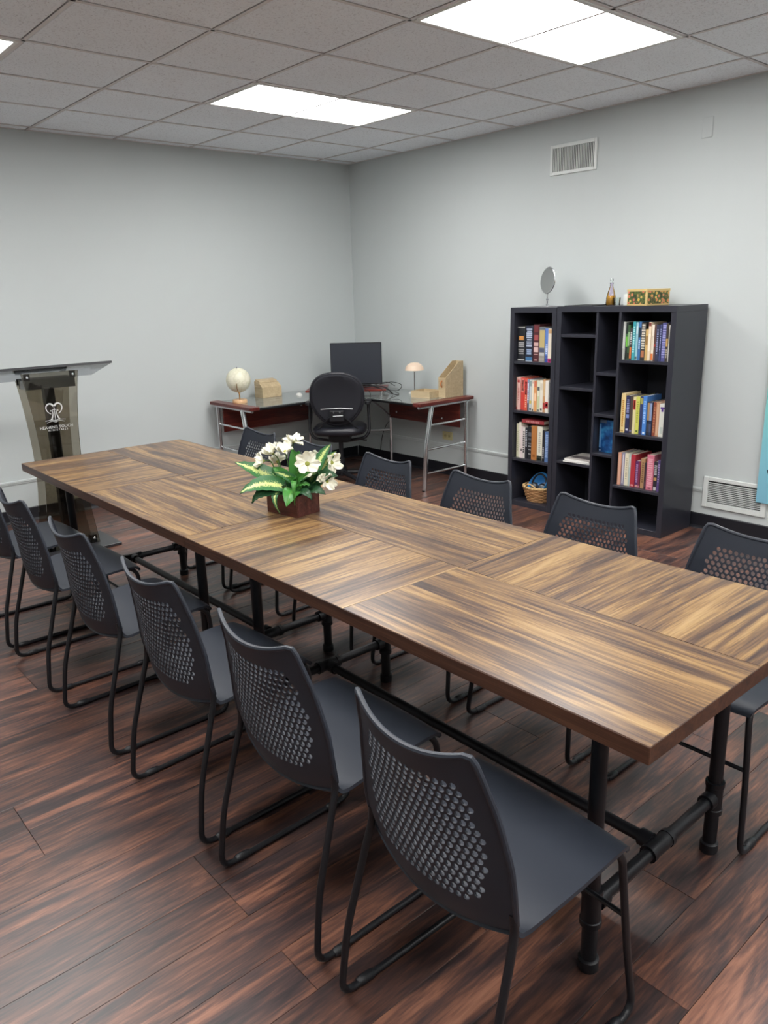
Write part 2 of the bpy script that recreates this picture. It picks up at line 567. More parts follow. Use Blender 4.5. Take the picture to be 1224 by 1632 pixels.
# painted blank cover
tag(MB().box(-0.033, 0.033, -0.005, 0, -0.057, 0.057).build('cover_plate', M_WALL, None, (3.407, 0, 2.457), bevel=0.002),
    'blank cover plate painted like the wall, up near the ceiling', 'cover plate')
# outlet
O = thing('wall_outlet', 'yellowed wall outlet plate under the right wing of the corner desk', 'outlet', (1.24, 0, 0.345))
M_OUT = mat('ivory_plate', srgb(206, 198, 150), 0.45)
MB().box(-0.06, 0.06, -0.006, 0, -0.036, 0.036).build('plate', M_OUT, O, bevel=0.002)
for sx in (-0.024, 0.024):
    s_ = MB().lathe([(0.0, 0), (0.015, 0), (0.015, 0.0025), (0.0, 0.0025)], 14, m=Matrix.Rotation(R(90), 4, 'X')).build('socket', mat('ivory_socket', srgb(190, 180, 130), 0.4), O, (sx, -0.006, 0))
    MB().box(-0.006, -0.004, -0.0035, -0.0022, -0.004, 0.004).box(0.004, 0.006, -0.0035, -0.0022, -0.004, 0.004).build('slot', M_BLACK, s_)

# poster beside the grille
M_POST = bpy.data.materials.new('poster_print')
M_POST.use_nodes = True
t = NT(M_POST); b = M_POST.node_tree.nodes['Principled BSDF']
tc = t.n('ShaderNodeTexCoord'); sp = t.n('ShaderNodeSeparateXYZ'); t.l(tc, 'Object', sp, 0)
mr = t.n('ShaderNodeMapRange'); mr.inputs['From Min'].default_value = 0.0; mr.inputs['From Max'].default_value = 1.2
t.l(sp, 'Z', mr, 'Value')
cr = ramp(t, [(0.0, srgb(122, 178, 200)), (0.25, srgb(128, 190, 205)), (0.5, srgb(128, 200, 200)), (1.0, srgb(140, 205, 190))])
t.l(mr, 'Result', cr, 'Fac'); t.l(cr, 'Color', b, 'Base Color'); b.inputs['Roughness'].default_value = 0.5
P = thing('poster_board', 'blue and teal poster board at the right edge of the photo', 'poster', (3.93, 0, 0.25))
MB().box(0, 0.80, -0.030, -0.018, 0, 1.15).build('board', M_POST, P)
for px in (0.08, 0.72):
    MB().box(px-0.03, px+0.03, -0.018, 0.0, 0.9, 1.0).build('mounting_pad', M_WHITE, P)
text_mesh('letter', 'W', 0.085, mat('dark_print', srgb(40, 48, 60), 0.5), P, (0.045, -0.0305, 0.155), (R(90), 0, 0), align='LEFT')

# ------------------------------------------------------------------ conference tables
TL, TW, TZ = 1.80, 0.90, 0.76
def make_table(name, cx, cy, label):
    t_ = thing(name, label, 'table', (cx, cy, 0), 0, 'two tables pushed end to end')
    hx, hy = TL/2-0.0008, TW/2
    top = MB().box(-hx, hx, -hy, hy, TZ-0.040, TZ-0.0012).build('tabletop', M_TEDGE, t_, bevel=0.0015)
    # four panels, the grain turned by a quarter from one to the next
    along = MB().box(-TL/4+0.001, TL/4-0.001, -TW/4+0.0008, TW/4-0.0008, 0, 0.0012).mesh('panel', M_TABLE, bevel=0.0004)
    across = MB().box(-TW/4+0.0008, TW/4-0.0008, -TL/4+0.001, TL/4-0.001, 0, 0.0012).mesh('panel', M_TABLE, bevel=0.0004)
    for ix in (0, 1):
        for iy in (0, 1):
            lx, ly = (-TL/4 if ix == 0 else TL/4), (-TW/4 if iy == 0 else TW/4)
            if (ix+iy) % 2 == 1:
                place('panel', along, top, (lx, ly, TZ-0.0012))
            else:
                place('panel', across, top, (lx, ly, TZ-0.0012), (0, 0, R(90)))
    lx, ly, pz = 0.70, 0.295, 0.18
    for sx in (-1, 1):
        for sy in (-1, 1):
            lg = MB().tube([(0, 0, 0.012), (0, 0, TZ-0.052)], 0.019, 16).build('leg', M_PIPE, t_, (sx*lx, sy*ly, 0), smooth=40)
            MB().lathe([(0.0, 0.0), (0.023, 0.0), (0.025, 0.004), (0.025, 0.03), (0.020, 0.034), (0.0, 0.034)], 16).build('foot', M_BLACK, lg, smooth=40)
            MB().lathe([(0.0, pz-0.05), (0.026, pz-0.05), (0.026, pz-0.036), (0.0235, pz-0.034), (0.0235, pz+0.034), (0.026, pz+0.036), (0.026, pz+0.05), (0.0, pz+0.05)], 16).build('tee_fitting', M_PIPE, lg, smooth=40)
            MB().lathe([(0.0, TZ-0.0405), (0.05, TZ-0.0405), (0.05, TZ-0.048), (0.028, TZ-0.052), (0.026, TZ-0.07), (0.0, TZ-0.07)], 20).build('flange', M_PIPE, lg, smooth=40)
        cp = MB().tube([(sx*lx, -ly, pz), (sx*lx, ly, pz)], 0.0165, 14).build('cross_pipe', M_PIPE, t_, smooth=40)
        for (y0, y1) in ((-ly+0.02, -ly+0.05), (ly-0.05, ly-0.02), (-0.05, -0.036), (0.036, 0.05), (-0.037, 0.037)):
            MB().tube([(sx*lx, y0, pz), (sx*lx, y1, pz)], 0.0235 if y1-y0 < 0.06 else 0.0215, 14).build('coupling', M_PIPE, cp, smooth=40)
    st = MB().tube([(-lx, 0, pz), (lx, 0, pz)], 0.0165, 14).build('stretcher_pipe', M_PIPE, t_, smooth=40)
    for sx in (-1, 1):
        MB().tube([(sx*(lx-0.05), 0, pz), (sx*(lx-0.018), 0, pz)], 0.0235, 14).build('coupling', M_PIPE, st, smooth=40)
    return t_
make_table('conference_table', 4.40, -3.19, 'dark pipe-legged table with inlaid wood panels, nearer half of the long table')
make_table('conference_table', 2.60, -3.19, 'dark pipe-legged table with inlaid wood panels, farther half by the lectern')

# ------------------------------------------------------------------ sled-base chairs with perforated backs
HB = 0.375                       # height of the back along its surface
def lerp_tab(tab, v):
    for (a, fa), (b_, fb) in zip(tab, tab[1:]):
        if v <= b_:
            k = (v-a)/(b_-a)
            k = k*k*(3-2*k) if len(tab) < 4 else k
            return fa+(fb-fa)*k
    return tab[-1][1]
def back_w(v):
    return lerp_tab([(0, 0.205), (0.12, 0.211), (0.25, 0.212), (0.4, 0.208), (0.6, 0.195), (0.8, 0.177), (1.0, 0.159)], v)
def back_pt(s_, t_, off=0.0):
    v = t_/HB
    u = max(-1, min(1, s_/back_w(v)))
    q = 1-u*u
    yc = lerp_tab([(0, -0.130), (0.08, -0.140), (0.2, -0.147), (0.4, -0.154), (0.7, -0.173), (1.0, -0.204)], v)
    y_ = yc-0.036*q
    z_ = 0.440-0.032*q+v*(0.376+0.014*q)
    return Vector((s_, y_-off, z_))
def back_mesh():
    # outline in surface coordinates, horns at the two top corners
    left = [(-back_w(k/18), HB*k/18) for k in range(0, 18)]
    topo = []
    wt = back_w(1)
    for k in range(0, 25):
        u = -1+2*k/24
        topo.append((u*wt*(0.985), HB-0.015*(1-abs(u)**2.2)-(0.006 if k in (0, 24) else 0)))
    right = [(back_w(k/18), HB*k/18) for k in range(17, -1, -1)]
    bottom = [(-back_w(0)*(-1+2*k/16)*-1*-1, 0) for k in range(1, 16)]
    bottom = [(back_w(0)*(1-2*k/16), 0.0) for k in range(1, 16)]
    outline = left+topo+right+bottom
    holes = []
    pitch = 0.0177
    rr = 0.0069
    def patch(s0, t0):
        w_ = lerp_tab([(0.045, 0.11), (0.07, 0.140), (0.10, 0.158), (0.15, 0.166), (0.20, 0.160), (0.26, 0.146), (0.33, 0.124)], t0)
        return 0.050 < t0 < 0.322-0.012*(1-(s0/0.14)**2) and abs(s0) < w_
    j = 0
    t0 = 0.045
    while t0 < 0.34:
        k0 = -12
        for k in range(-12, 13):
            s0 = (k+(0.5 if j % 2 else 0))*pitch
            if patch(s0, t0):
                holes.append((s0, t0))
        t0 += pitch*0.866
        j += 1
    V_, E_ = [], []
    def loop(pts):
        o = len(V_)
        V_.extend(Vector(p) for p in pts)
        E_.extend((o+i, o+(i+1) % len(pts)) for i in range(len(pts)))
    loop(outline)
    for s0, t0 in holes:
        loop([(s0+rr*math.cos(2*PI*k/10+0.3), t0+rr*math.sin(2*PI*k/10+0.3)) for k in range(10)])
    for a in range(-10, 11):
        for c in range(1, 17):
            s0, t0 = a*0.0212, c*0.0225
            if t0 < HB-0.03 and abs(s0) < back_w(t0/HB)-0.009 and all((s0-h[0])**2+(t0-h[1])**2 > 0.0095**2 for h in holes):
                V_.append(Vector((s0, t0)))
    res = delaunay_2d_cdt(V_, E_, [], 0, 1e-7)
    ov, of = res[0], res[2]
    def inside(p):
        c = False
        n = len(outline)
        for i in range(n):
            x1, y1 = outline[i]; x2, y2 = outline[(i+1) % n]
            if (y1 > p[1]) != (y2 > p[1]) and p[0] < (x2-x1)*(p[1]-y1)/(y2-y1)+x1:
                c = not c
        return c
    tris = []
    for f in of:
        cx = sum(ov[i][0] for i in f)/3; cy = sum(ov[i][1] for i in f)/3
        if any((cx-h[0])**2+(cy-h[1])**2 < (rr*0.93)**2 for h in holes) or not inside((cx, cy)):
            continue
        tris.append(tuple(f))
    b_ = MB()
    N = len(ov)
    vs_ = [back_pt(p[0], p[1], 0.0) for p in ov]+[back_pt(p[0], p[1], 0.0045) for p in ov]
    cnt = {}
    for f in tris:
        for i in range(3):
            e = (f[i], f[(i+1) % 3])
            cnt[tuple(sorted(e))] = cnt.get(tuple(sorted(e)), [])+[e]
    fs = [f for f in tris]+[tuple(N+i for i in reversed(f)) for f in tris]
    for k, es in cnt.items():
        if len(es) == 1:
            a, c = es[0]
            fs.append((c, a, N+a, N+c))
    b_.add(vs_, fs)
    rim = [back_pt(s_, t_, 0.0025) for s_, t_ in left[1:]+topo+right[:-1]]
    b_.tube(rim, 0.0062, 8)
    return b_.mesh('backrest', M_CHAIR, smooth=38)
SEAT_ROWS = [(-0.130, 0.440, 0.036, -0.032, 0.205), (-0.121, 0.430, 0.033, -0.029, 0.207), (-0.102, 0.430, 0.026, -0.024, 0.210), (-0.07, 0.438, 0.018, -0.018, 0.215),
             (-0.02, 0.446, 0.008, -0.014, 0.219), (0.04, 0.451, 0.002, -0.011, 0.221), (0.10, 0.455, -0.004, -0.008, 0.220), (0.15, 0.456, -0.008, -0.005, 0.218),
             (0.190, 0.452, -0.010, -0.002, 0.214), (0.210, 0.441, -0.010, 0, 0.210), (0.215, 0.429, -0.010, 0, 0.208)]
def seat_pt(a, c):
    k = c*(len(SEAT_ROWS)-1)
    i = min(int(k), len(SEAT_ROWS)-2)
    fr = k-i
    y_, z_, bow, dz, w_ = [p+(q-p)*fr for p, q in zip(SEAT_ROWS[i], SEAT_ROWS[i+1])]
    u = -1+2*a
    q = 1-u*u
    return (u*w_, y_-bow*q, z_+dz*q)
def make_chair():
    t_ = thing('stacking_chair', 'x', 'chair')
    MB().sheet(seat_pt, 20, 20, 0.009).build('seat', M_CHAIR, t_, smooth=45)
    place('backrest', back_mesh(), t_)
    rr = 0.0088
    for sx in (-1, 1):
        pts = [(sx*0.150, 0.155, 0.436), (sx*0.196, 0.185, 0.435), (sx*0.201, 0.201, 0.41), (sx*0.216, 0.214, 0.2), (sx*0.229, 0.236, rr), (sx*0.224, -0.238, rr),
               (sx*0.218, -0.216, 0.19), (sx*0.211, -0.162, 0.38), (sx*0.207, -0.143, 0.445), (sx*0.204, -0.144, 0.485)]
        fr = MB().tube(fillet(pts, 0.045, 6), rr, 10).build('sled_frame', M_ROD, t_, smooth=50)
        for gy in (0.165, -0.165):
            g = MB().tube([(sx*0.2265, gy-0.024, rr), (sx*0.2265, gy-0.016, rr), (sx*0.2265, gy+0.016, rr), (sx*0.2265, gy+0.024, rr)], [0.0092, 0.0125, 0.0125, 0.0092], 10)
            for i, p in enumerate(g.v):
                g.v[i] = (p[0], p[1], max(p[2], 0.0))
            g.build('glide', M_BLACK, fr, smooth=40)
    MB().tube([(-0.2125, 0.212, 0.265), (0.2125, 0.212, 0.265)], 0.0062, 10).build('crossbar', M_ROD, t_, smooth=40)
    return t_
chair0 = make_chair()
near_x = [5.000, 4.434, 3.858, 3.223, 2.600, 2.020]
far_x = [4.946, 4.360, 3.793, 3.205, 2.600, 2.075]
ORD = ['first', 'second', 'third', 'fourth', 'fifth', 'sixth']
for i, (nx, dy, rz) in enumerate(zip(near_x, (-0.015, -0.001, -0.006, -0.010, -0.010, -0.01), (-1.8, 0.8, 1.8, 0.6, -0.5, 0.3))):
    c = chair0 if i == 0 else copy_tree(chair0)
    c.location = (nx, -3.728+dy, 0)
    c.rotation_euler = (0, 0, R(rz))
    tag(c, 'black perforated-back chair on near side of the table, %s from the camera' % ORD[i], 'chair', 'black chairs along the near side of the table')
for i, (nx, dy, rz) in enumerate(zip(far_x, (-0.011, -0.006, -0.002, -0.008, -0.004, -0.004), (0.1, -0.2, 0.1, -0.3, 0, -0.8))):
    c = copy_tree(chair0)
    c.location = (nx, -2.622+dy, 0)
    c.rotation_euler = (0, 0, R(180+rz))
    tag(c, 'black perforated-back chair on bookcase side of the table, %s from the camera' % ORD[i], 'chair', 'black chairs along the bookcase side of the table')

# ------------------------------------------------------------------ bookcases
BF, BB = -0.392, -0.02          # front and back planes
def board(parent, name, x0, x1, y0, y1, z0, z1, m=None, bev=0.0012):
    cx, cy, cz = (x0+x1)/2, (y0+y1)/2, (z0+z1)/2
    return MB().box(x0-cx, x1-cx, y0-cy, y1-cy, z0-cz, z1-cz).build(name, m or M_SHELF, parent, (cx, cy, cz), bevel=bev)
def bookcase(label, x0, x1, top, dividers, shelves):
    t_ = thing('bookcase', label, 'bookcase', ((x0+x1)/2, (BF+BB)/2, 0))
    ox, oy = (x0+x1)/2, (BF+BB)/2
    f, bk = BF-oy, BB-oy
    th = 0.036
    a, c = x0-ox, x1-ox
    board(t_, 'side_panel', a, a+th, f, bk, 0, top-th)
    board(t_, 'side_panel', c-th, c, f, bk, 0, top-th)
    board(t_, 'top_panel', a, c, f, bk, top-th, top)
    board(t_, 'bottom_panel', a+th, c-th, f, bk, 0, 0.038)
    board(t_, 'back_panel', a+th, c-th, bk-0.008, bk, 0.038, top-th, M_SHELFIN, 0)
    for dx in dividers:
        board(t_, 'divider', dx-ox-0.0085, dx-ox+0.0085, f+0.004, bk-0.009, 0.038, top-th)
    for (sx0, sx1, z) in shelves:
        board(t_, 'shelf', sx0-ox, sx1-ox, f+0.004, bk-0.009, z-0.019, z)
    return t_
bookcase('tall narrow black bookcase with a wicker basket on its bottom shelf', 2.247, 2.646, 1.437, [], [(2.283, 2.610, 1.066), (2.283, 2.610, 0.714), (2.283, 2.610, 0.360)])
bookcase('wide black bookcase with staggered compartments next to the narrow one', 2.650, 3.512, 1.442, [2.964, 3.131],
         [(2.686, 2.9555, 1.262), (2.686, 2.9555, 0.912), (2.686, 2.9555, 0.396),
          (2.9725, 3.1225, 1.024), (2.9725, 3.1225, 0.753), (2.9725, 3.1225, 0.488),
          (3.1395, 3.476, 1.112), (3.1395, 3.476, 0.646), (3.1395, 3.476, 0.294)])

# ------------------------------------------------------------------ books
def hexc(c):
    return srgb(int(c[0:2], 16), int(c[2:4], 16), int(c[4:6], 16))
def bmat(c):
    return mat('cover_'+c, hexc(c), 0.42)
def book(wd, ht, dp, cover, bands, name='book'):
    """spine at y=0 facing -y, boards running back to y=dp; x centred; bands = (z0, z1, colour, inset) on the spine"""
    b_ = MB()
    th = 0.0018
    b_.box(-wd/2, wd/2, 0, th, 0, ht)
    b_.box(-wd/2, -wd/2+th, th, dp, 0, ht)
    b_.box(wd/2-th, wd/2, th, dp, 0, ht)
    o = b_.build(name, bmat(cover), None, bevel=0.0006)
    MB().box(-wd/2+th, wd/2-th, th, dp-0.004, 0.003, ht-0.003).build('pages', M_PAGES, o)
    for (z0, z1, c, ins) in bands:
        hw = wd/2*(1-ins)-0.0006
        MB().box(-hw, hw, -0.0005, 0.0003, z0*ht, z1*ht).build('spine_print', bmat(c), o)
    return o
def txt(z0, z1, c, n=6, ins=0.45, rnd=random.Random(5)):
    """a column of tiny marks that stands for a title too small to read"""
    out = []
    st = (z1-z0)/n
    for k in range(n):
        out.append((z0+k*st, z0+k*st+st*rnd.uniform(0.45, 0.8), c, ins+rnd.uniform(-0.1, 0.1)))
    return out
# each shelf: floor height, list of (x0, x1, height, cover, words, bands)
A = 'e8e2d2'
S1 = [(2.286, 2.354, .242, '1f2126', 'thick black book with an orange square', [(.60, .72, 'c98a4a', .35), (.95, .985, '9a9a98', .05), (.02, .05, 'b8b8b4', .05)]+txt(.40, .56, '9a9a9a', 3, .2)+txt(.20, .36, '8c8c8c', 3, .3)),
      (2.359, 2.424, .245, '20283a', 'thick navy book with pale lettering', txt(.42, .95, 'aab4c8', 9, .3)+txt(.2, .36, '90a4c0', 3, .3)+[(.03, .12, '3c6a92', .1), (.0, .02, 'b4c4d4', .1)]),
      (2.426, 2.478, .255, '4a2327', 'dark maroon book with pink labels', [(.42, .52, 'c8a6a2', .25), (.26, .39, 'd2b4b0', .25), (.58, .72, '9a4a4c', .3), (.80, .97, '6b3034', .3), (.19, .21, 'b89490', .3), (.03, .06, 'b89490', .5)]),
      (2.479, 2.526, .239, '8d8a84', 'grey book with a yellow upper half', [(.42, .90, 'b8a672', .08), (.93, .99, '5a6470', .05), (.28, .40, '4c546c', .1), (.18, .26, 'b4b4b4', .1), (.05, .12, '9c9690', .1)]),
      (2.527, 2.555, .229, '5f7fc0', 'slim blue book', txt(.25, .55, 'c8d4ea', 6, .4)+[(.0, .12, '3a4a92', .05), (.13, .2, '44549c', .05)]),
      (2.556, 2.589, .229, 'e2d8c6', 'white magenta-footed paperback', [(.86, .98, 'c8a070', .1), (.0, .12, 'b23a74', .03), (.03, .07, 'f0e8e8', .6)])]
S2 = [(2.272, 2.294, .235, 'dcbca4', 'peach paperback', [(.0, .08, 'b24a40', .2), (.9, .95, 'c89478', .2)]),
      (2.295, 2.321, .235, 'dcb0a8', 'pale pink paperback', [(.84, .92, 'b23c3c', .2)]+txt(.3, .7, 'b86a64', 8, .5)),
      (2.323, 2.354, .233, 'c8403a', 'bright red paperback', [(.55, .97, 'd87a70', .1)]+txt(.6, .94, 'f0d8d0', 7, .35)),
      (2.356, 2.387, .230, 'd8583c', 'orange-red paperback', [(.5, .98, 'd0524a', .1)]+txt(.1, .9, 'ecb09a', 12, .5)),
      (2.388, 2.404, .225, '8a96b0', 'slim blue-grey paperback', txt(.35, .9, 'dfe4ee', 9, .3)+[(.0, .25, '5a4c50', .1)]),
      (2.406, 2.427, .222, 'c6cac8', 'pale grey paperback with a yellow spot', [(.24, .34, 'c8b45a', .1), (.8, .97, '8a9a98', .1), (.03, .1, '4a4a48', .2)]),
      (2.429, 2.443, .219, 'e6dcc8', 'slim cream paperback', [(.9, .97, 'c8a898', .2), (.0, .08, '5c5450', .2)]),
      (2.444, 2.467, .217, 'd89a62', 'orange and peach paperback', [(.8, .98, 'c87058', .1), (.35, .6, 'ecc8a0', .3)]),
      (2.468, 2.495, .221, 'd8d8c2', 'pale green-white paperback', [(.68, .8, '5a5a58', .2), (.1, .5, 'c2c8a0', .3), (.03, .07, '4c4a48', .3)]),
      (2.497, 2.521, .225, 'e4ded0', 'cream paperback', [(.05, .12, '4a4642', .3), (.7, .9, 'd0c6b4', .2)]),
      (2.522, 2.544, .231, 'c49468', 'tan paperback with red marks', [(.1, .3, 'a83a36', .1), (.5, .95, 'd2b488', .15)]),
      (2.545, 2.573, .226, 'e8e2da', 'white paperback with a red flower', [(.14, .34, 'b03038', .1), (.2, .28, 'd87a78', .4)]),
      (2.575, 2.591, .212, '6a6a66', 'slim dark grey paperback', txt(.3, .85, 'b0aea8', 8, .3))]
S3 = [(2.292, 2.317, .250, 'd2d0b4', 'yellowish cream hardback', txt(.2, .8, 'b0ac90', 10, .5)),
      (2.318, 2.336, .262, 'e0d8cc', 'tall cream hardback', txt(.3, .8, 'c8beb0', 10, .5)),
      (2.337, 2.352, .233, 'dccccc', 'slim pinkish white hardback', [(.22, .3, '4a4444', .2)]),
      (2.353, 2.374, .229, 'd4cec8', 'white hardback with lettering', txt(.18, .9, '4a484a', 10, .2)),
      (2.375, 2.397, .228, '23252c', 'slim lettered black hardback', txt(.4, .95, 'aab0b8', 10, .3)),
      (2.398, 2.431, .240, '22242a', 'grey-banded black hardback', [(.7, .82, '5c6068', .15), (.58, .64, '52565e', .15), (.45, .5, '60646a', .15), (.38, .41, '8c8e90', .15), (.28, .3, '8c8e90', .15), (.14, .17, '9a9a9a', .3)]),
      (2.434, 2.482, .250, 'b0743f', 'thick tan leather book', [(.08, .16, '8c5428', .5)]),
      (2.484, 2.530, .249, 'dedccc', 'thick white book with a dark foot', [(.0, .15, '2c342e', .02), (.03, .06, 'c8c8c0', .3)]+txt(.25, .85, 'b4b2a6', 10, .6)),
      (2.531, 2.551, .224, '25272e', 'slim black book', txt(.1, .5, 'a8a8a8', 6, .4)),
      (2.552, 2.585, .219, '5c7cae', 'blue hardback', txt(.15, .92, '9cb4d8', 14, .3)),
      (2.586, 2.599, .214, '3c3c44', 'slim charcoal paperback', [(.04, .1, 'a8a6a0', .2)])]
S4 = [(3.134, 3.155, .234, 'b8bcb6', 'pale grey case', [(.3, .9, 'cacec8', .3)]),
      (3.156, 3.172, .230, '2c3430', 'black case with a green glow', [(.35, .62, '7ac850', .1), (.62, .7, '4a7a4a', .1)]),
      (3.173, 3.189, .214, '3a5a38', 'dark green case', [(.4, .8, '96b48a', .3), (.05, .2, '28302a', .1)]),
      (3.190, 3.206, .196, '3a3436', 'dark case with an orange base', [(.05, .4, 'c8703c', .1)]+txt(.5, .9, 'c0c0c0', 6, .3)),
      (3.207, 3.227, .235, '3c98a2', 'teal case', txt(.2, .9, 'a8d8d8', 12, .4)),
      (3.228, 3.244, .232, '8ab4c0', 'pale blue case', [(.7, .9, 'b8ccd0', .2), (.02, .1, '4a5a60', .1)]),
      (3.245, 3.262, .235, '3c6ca0', 'mid-blue case', [(.6, .85, '24303e', .1)]+txt(.3, .55, 'a4c0da', 5, .3)),
      (3.263, 3.295, .231, '31302e', 'wide dark case with pale lettering', txt(.3, .97, 'c6c2b4', 10, .25)+[(.08, .26, 'a86a48', .3)]),
      (3.296, 3.314, .190, 'c4a468', 'short gold case', [(.5, .8, '8a6a3c', .2)]),
      (3.315, 3.334, .233, 'dcc8ac', 'cream case with a red top', [(.9, .99, '7a3c36', .05), (.25, .7, 'e8dcc8', .2)]),
      (3.335, 3.351, .218, 'e2d8c8', 'white case with an orange foot', [(.02, .2, 'd07038', .05), (.3, .7, 'c8bca8', .4)]),
      (3.352, 3.366, .219, '5c4038', 'brown case', [(.4, .46, 'b04038', .3)]),
      (3.367, 3.388, .218, '30344c', 'dark navy case', txt(.2, .9, '8890b4', 12, .5)),
      (3.389, 3.402, .221, '3c4268', 'slim navy case', txt(.3, .9, 'a0a6cc', 10, .5)),
      (3.403, 3.432, .231, '4f5088', 'violet-blue case', txt(.1, .97, '9a9cce', 14, .25)),
      (3.433, 3.450, .227, '3c342e', 'dark case with a gold patch', [(.4, .6, 'c09a58', .15)]+txt(.1, .35, 'a8a090', 4, .4)),
      (3.4505, 3.462, .217, 'c8c6be', 'slim white case', [(.5, .9, 'a8a49a', .3)])]
S5 = [(3.155, 3.186, .252, 'e0c890', 'tall cream-yellow book', txt(.15, .85, 'c08a3c', 14, .6)+[(.02, .06, 'b89a5c', .4)]),
      (3.187, 3.216, .239, '2a2c50', 'navy book with pale lettering', txt(.55, .92, '9aa0c8', 8, .4)+[(.40, .5, '7c90c8', .2), (.06, .11, 'c8c8d8', .4)]),
      (3.217, 3.238, .237, '4c4038', 'dark brown book', [(.04, .09, '6c6c8a', .2)]),
      (3.239, 3.259, .234, 'd6cc9a', 'pale yellow book with red top', [(.66, .92, 'b83a38', .08), (.7, .9, 'd89a90', .6)]),
      (3.260, 3.285, .238, 'c8c860', 'yellow-green book', txt(.3, .9, '9aa040', 10, .5)+[(.05, .1, '5a6a30', .4)]),
      (3.286, 3.308, .242, '36406a', 'navy and gold book', [(.8, .96, 'a8a45a', .1), (.1, .4, '2c3050', .1)]),
      (3.311, 3.337, .247, '4a80c8', 'bright blue book', txt(.3, .9, '9cc0ea', 10, .5)+[(.03, .08, 'd8e0ea', .4)]),
      (3.338, 3.357, .212, '2e2e32', 'black book with a tan band', [(.45, .97, 'a88a62', .1), (.1, .35, '46464c', .2)]),
      (3.3575, 3.377, .212, '26304a', 'dark book with a blue-grey band', [(.45, .97, '8492b4', .1), (.1, .35, '48506a', .2)]),
      (3.378, 3.398, .213, '8c4a38', 'rust-brown book', txt(.1, .9, 'b07a5c', 10, .4)),
      (3.399, 3.423, .213, 'c09070', 'terracotta book', [(.05, .95, 'd0a888', .5)]),
      (3.424, 3.461, .208, 'dcdcd4', 'white book with a purple logo', [(.84, .9, '5a3c8c', .25), (.76, .84, '5a3c8c', .6), (.1, .3, 'c0c8c0', .5)])]
S6 = [(3.155, 3.177, .216, 'd8a088', 'peach book', [(.05, .95, 'e0b49c', .5)]),
      (3.178, 3.200, .217, '8c88a0', 'grey-purple book', [(.05, .95, 'c8c4cc', .55)]),
      (3.202, 3.230, .215, 'd8d0b8', 'cream book', txt(.2, .9, 'b8ae94', 10, .5)),
      (3.231, 3.246, .213, 'b0c0bc', 'slim pale teal book', [(.6, .9, 'd0d8d4', .3)]),
      (3.249, 3.281, .216, 'a8303c', 'crimson book', [(.03, .08, 'd8a0a0', .4)]),
      (3.282, 3.305, .177, '5c2c62', 'purple book', txt(.2, .9, 'a888b0', 10, .4)+[(.02, .1, 'c89888', .2)]),
      (3.306, 3.319, .177, '7c3048', 'slim maroon book', [(.03, .1, 'b88a98', .3)]),
      (3.320, 3.348, .199, 'a88460', 'tan book', txt(.2, .9, '7c5c40', 10, .5)),
      (3.349, 3.364, .174, '3a2c34', 'slim dark plum book', [(.1, .3, '5c4650', .3)]),
      (3.365, 3.414, .230, 'c87084', 'large pink book', txt(.1, .92, 'dca0ac', 14, .35)+[(.03, .07, '7a4a58', .6)]),
      (3.415, 3.441, .191, '2c2a30', 'black book with a tan square', txt(.55, .9, 'b4aeb0', 6, .3)+[(.36, .46, 'b89058', .2), (.02, .14, 'c8c4c4', .3)]),
      (3.442, 3.458, .205, '5c4a80', 'slim violet book', txt(.3, .9, 'a89cc4', 8, .4)),
      (3.459, 3.474, .184, '8a4a58', 'slim orange-footed book', [(.02, .5, 'd07840', .15), (.5, .97, '5a4a78', .15)])]
ORDN = ['first', 'second', 'third', 'fourth', 'fifth', 'sixth', 'seventh', 'eighth', 'ninth', 'tenth', 'eleventh', 'twelfth', 'thirteenth', 'fourteenth', 'fifteenth', 'sixteenth', 'seventeenth']
rb = random.Random(11)
for (bks, z, where, grp, dlo, dhi) in ((S1, 1.066, 'top shelf of narrow bookcase', 'books on the top shelf of the narrow bookcase', .16, .2),
                        (S2, 0.714, 'second shelf of narrow bookcase', 'books on the second shelf of the narrow bookcase', .15, .17),
                        (S3, 0.360, 'third shelf of narrow bookcase', 'books on the third shelf of the narrow bookcase', .16, .2),
                        (S4, 1.112, 'top right shelf of wide bookcase', 'cases on the top right shelf of the wide bookcase', .17, .19),
                        (S5, 0.646, 'middle right shelf of wide bookcase', 'books on the middle right shelf of the wide bookcase', .16, .22),
                        (S6, 0.294, 'bottom right shelf of wide bookcase', 'books on the lowest right shelf of the wide bookcase', .16, .22)):
    for i, (x0, x1, h, c, words, bands) in enumerate(bks):
        o = book(x1-x0-0.0004, h, rb.uniform(dlo, dhi), c, bands, 'book' if bks is not S4 else 'media_case')
        o.location = ((x0+x1)/2, -0.356+rb.uniform(-0.004, 0.006), z)
        tag(o, '%s, %s from left on %s' % (words, ORDN[i], where), 'book' if bks is not S4 else 'case', grp)
# lying on top of the third-shelf books
o = book(0.026, 0.20, 0.13, 'a03a40', txt(.2, .8, 'd89a9a', 8, .5))
o.rotation_euler = (0, R(90), 0); o.location = (2.340, -0.352, 0.360+0.262+0.0145)
o.location = (2.3385, -0.352, 0.360+0.262+0.0135)
tag(o, 'red book lying flat on the upright books, third shelf of narrow bookcase', 'book')
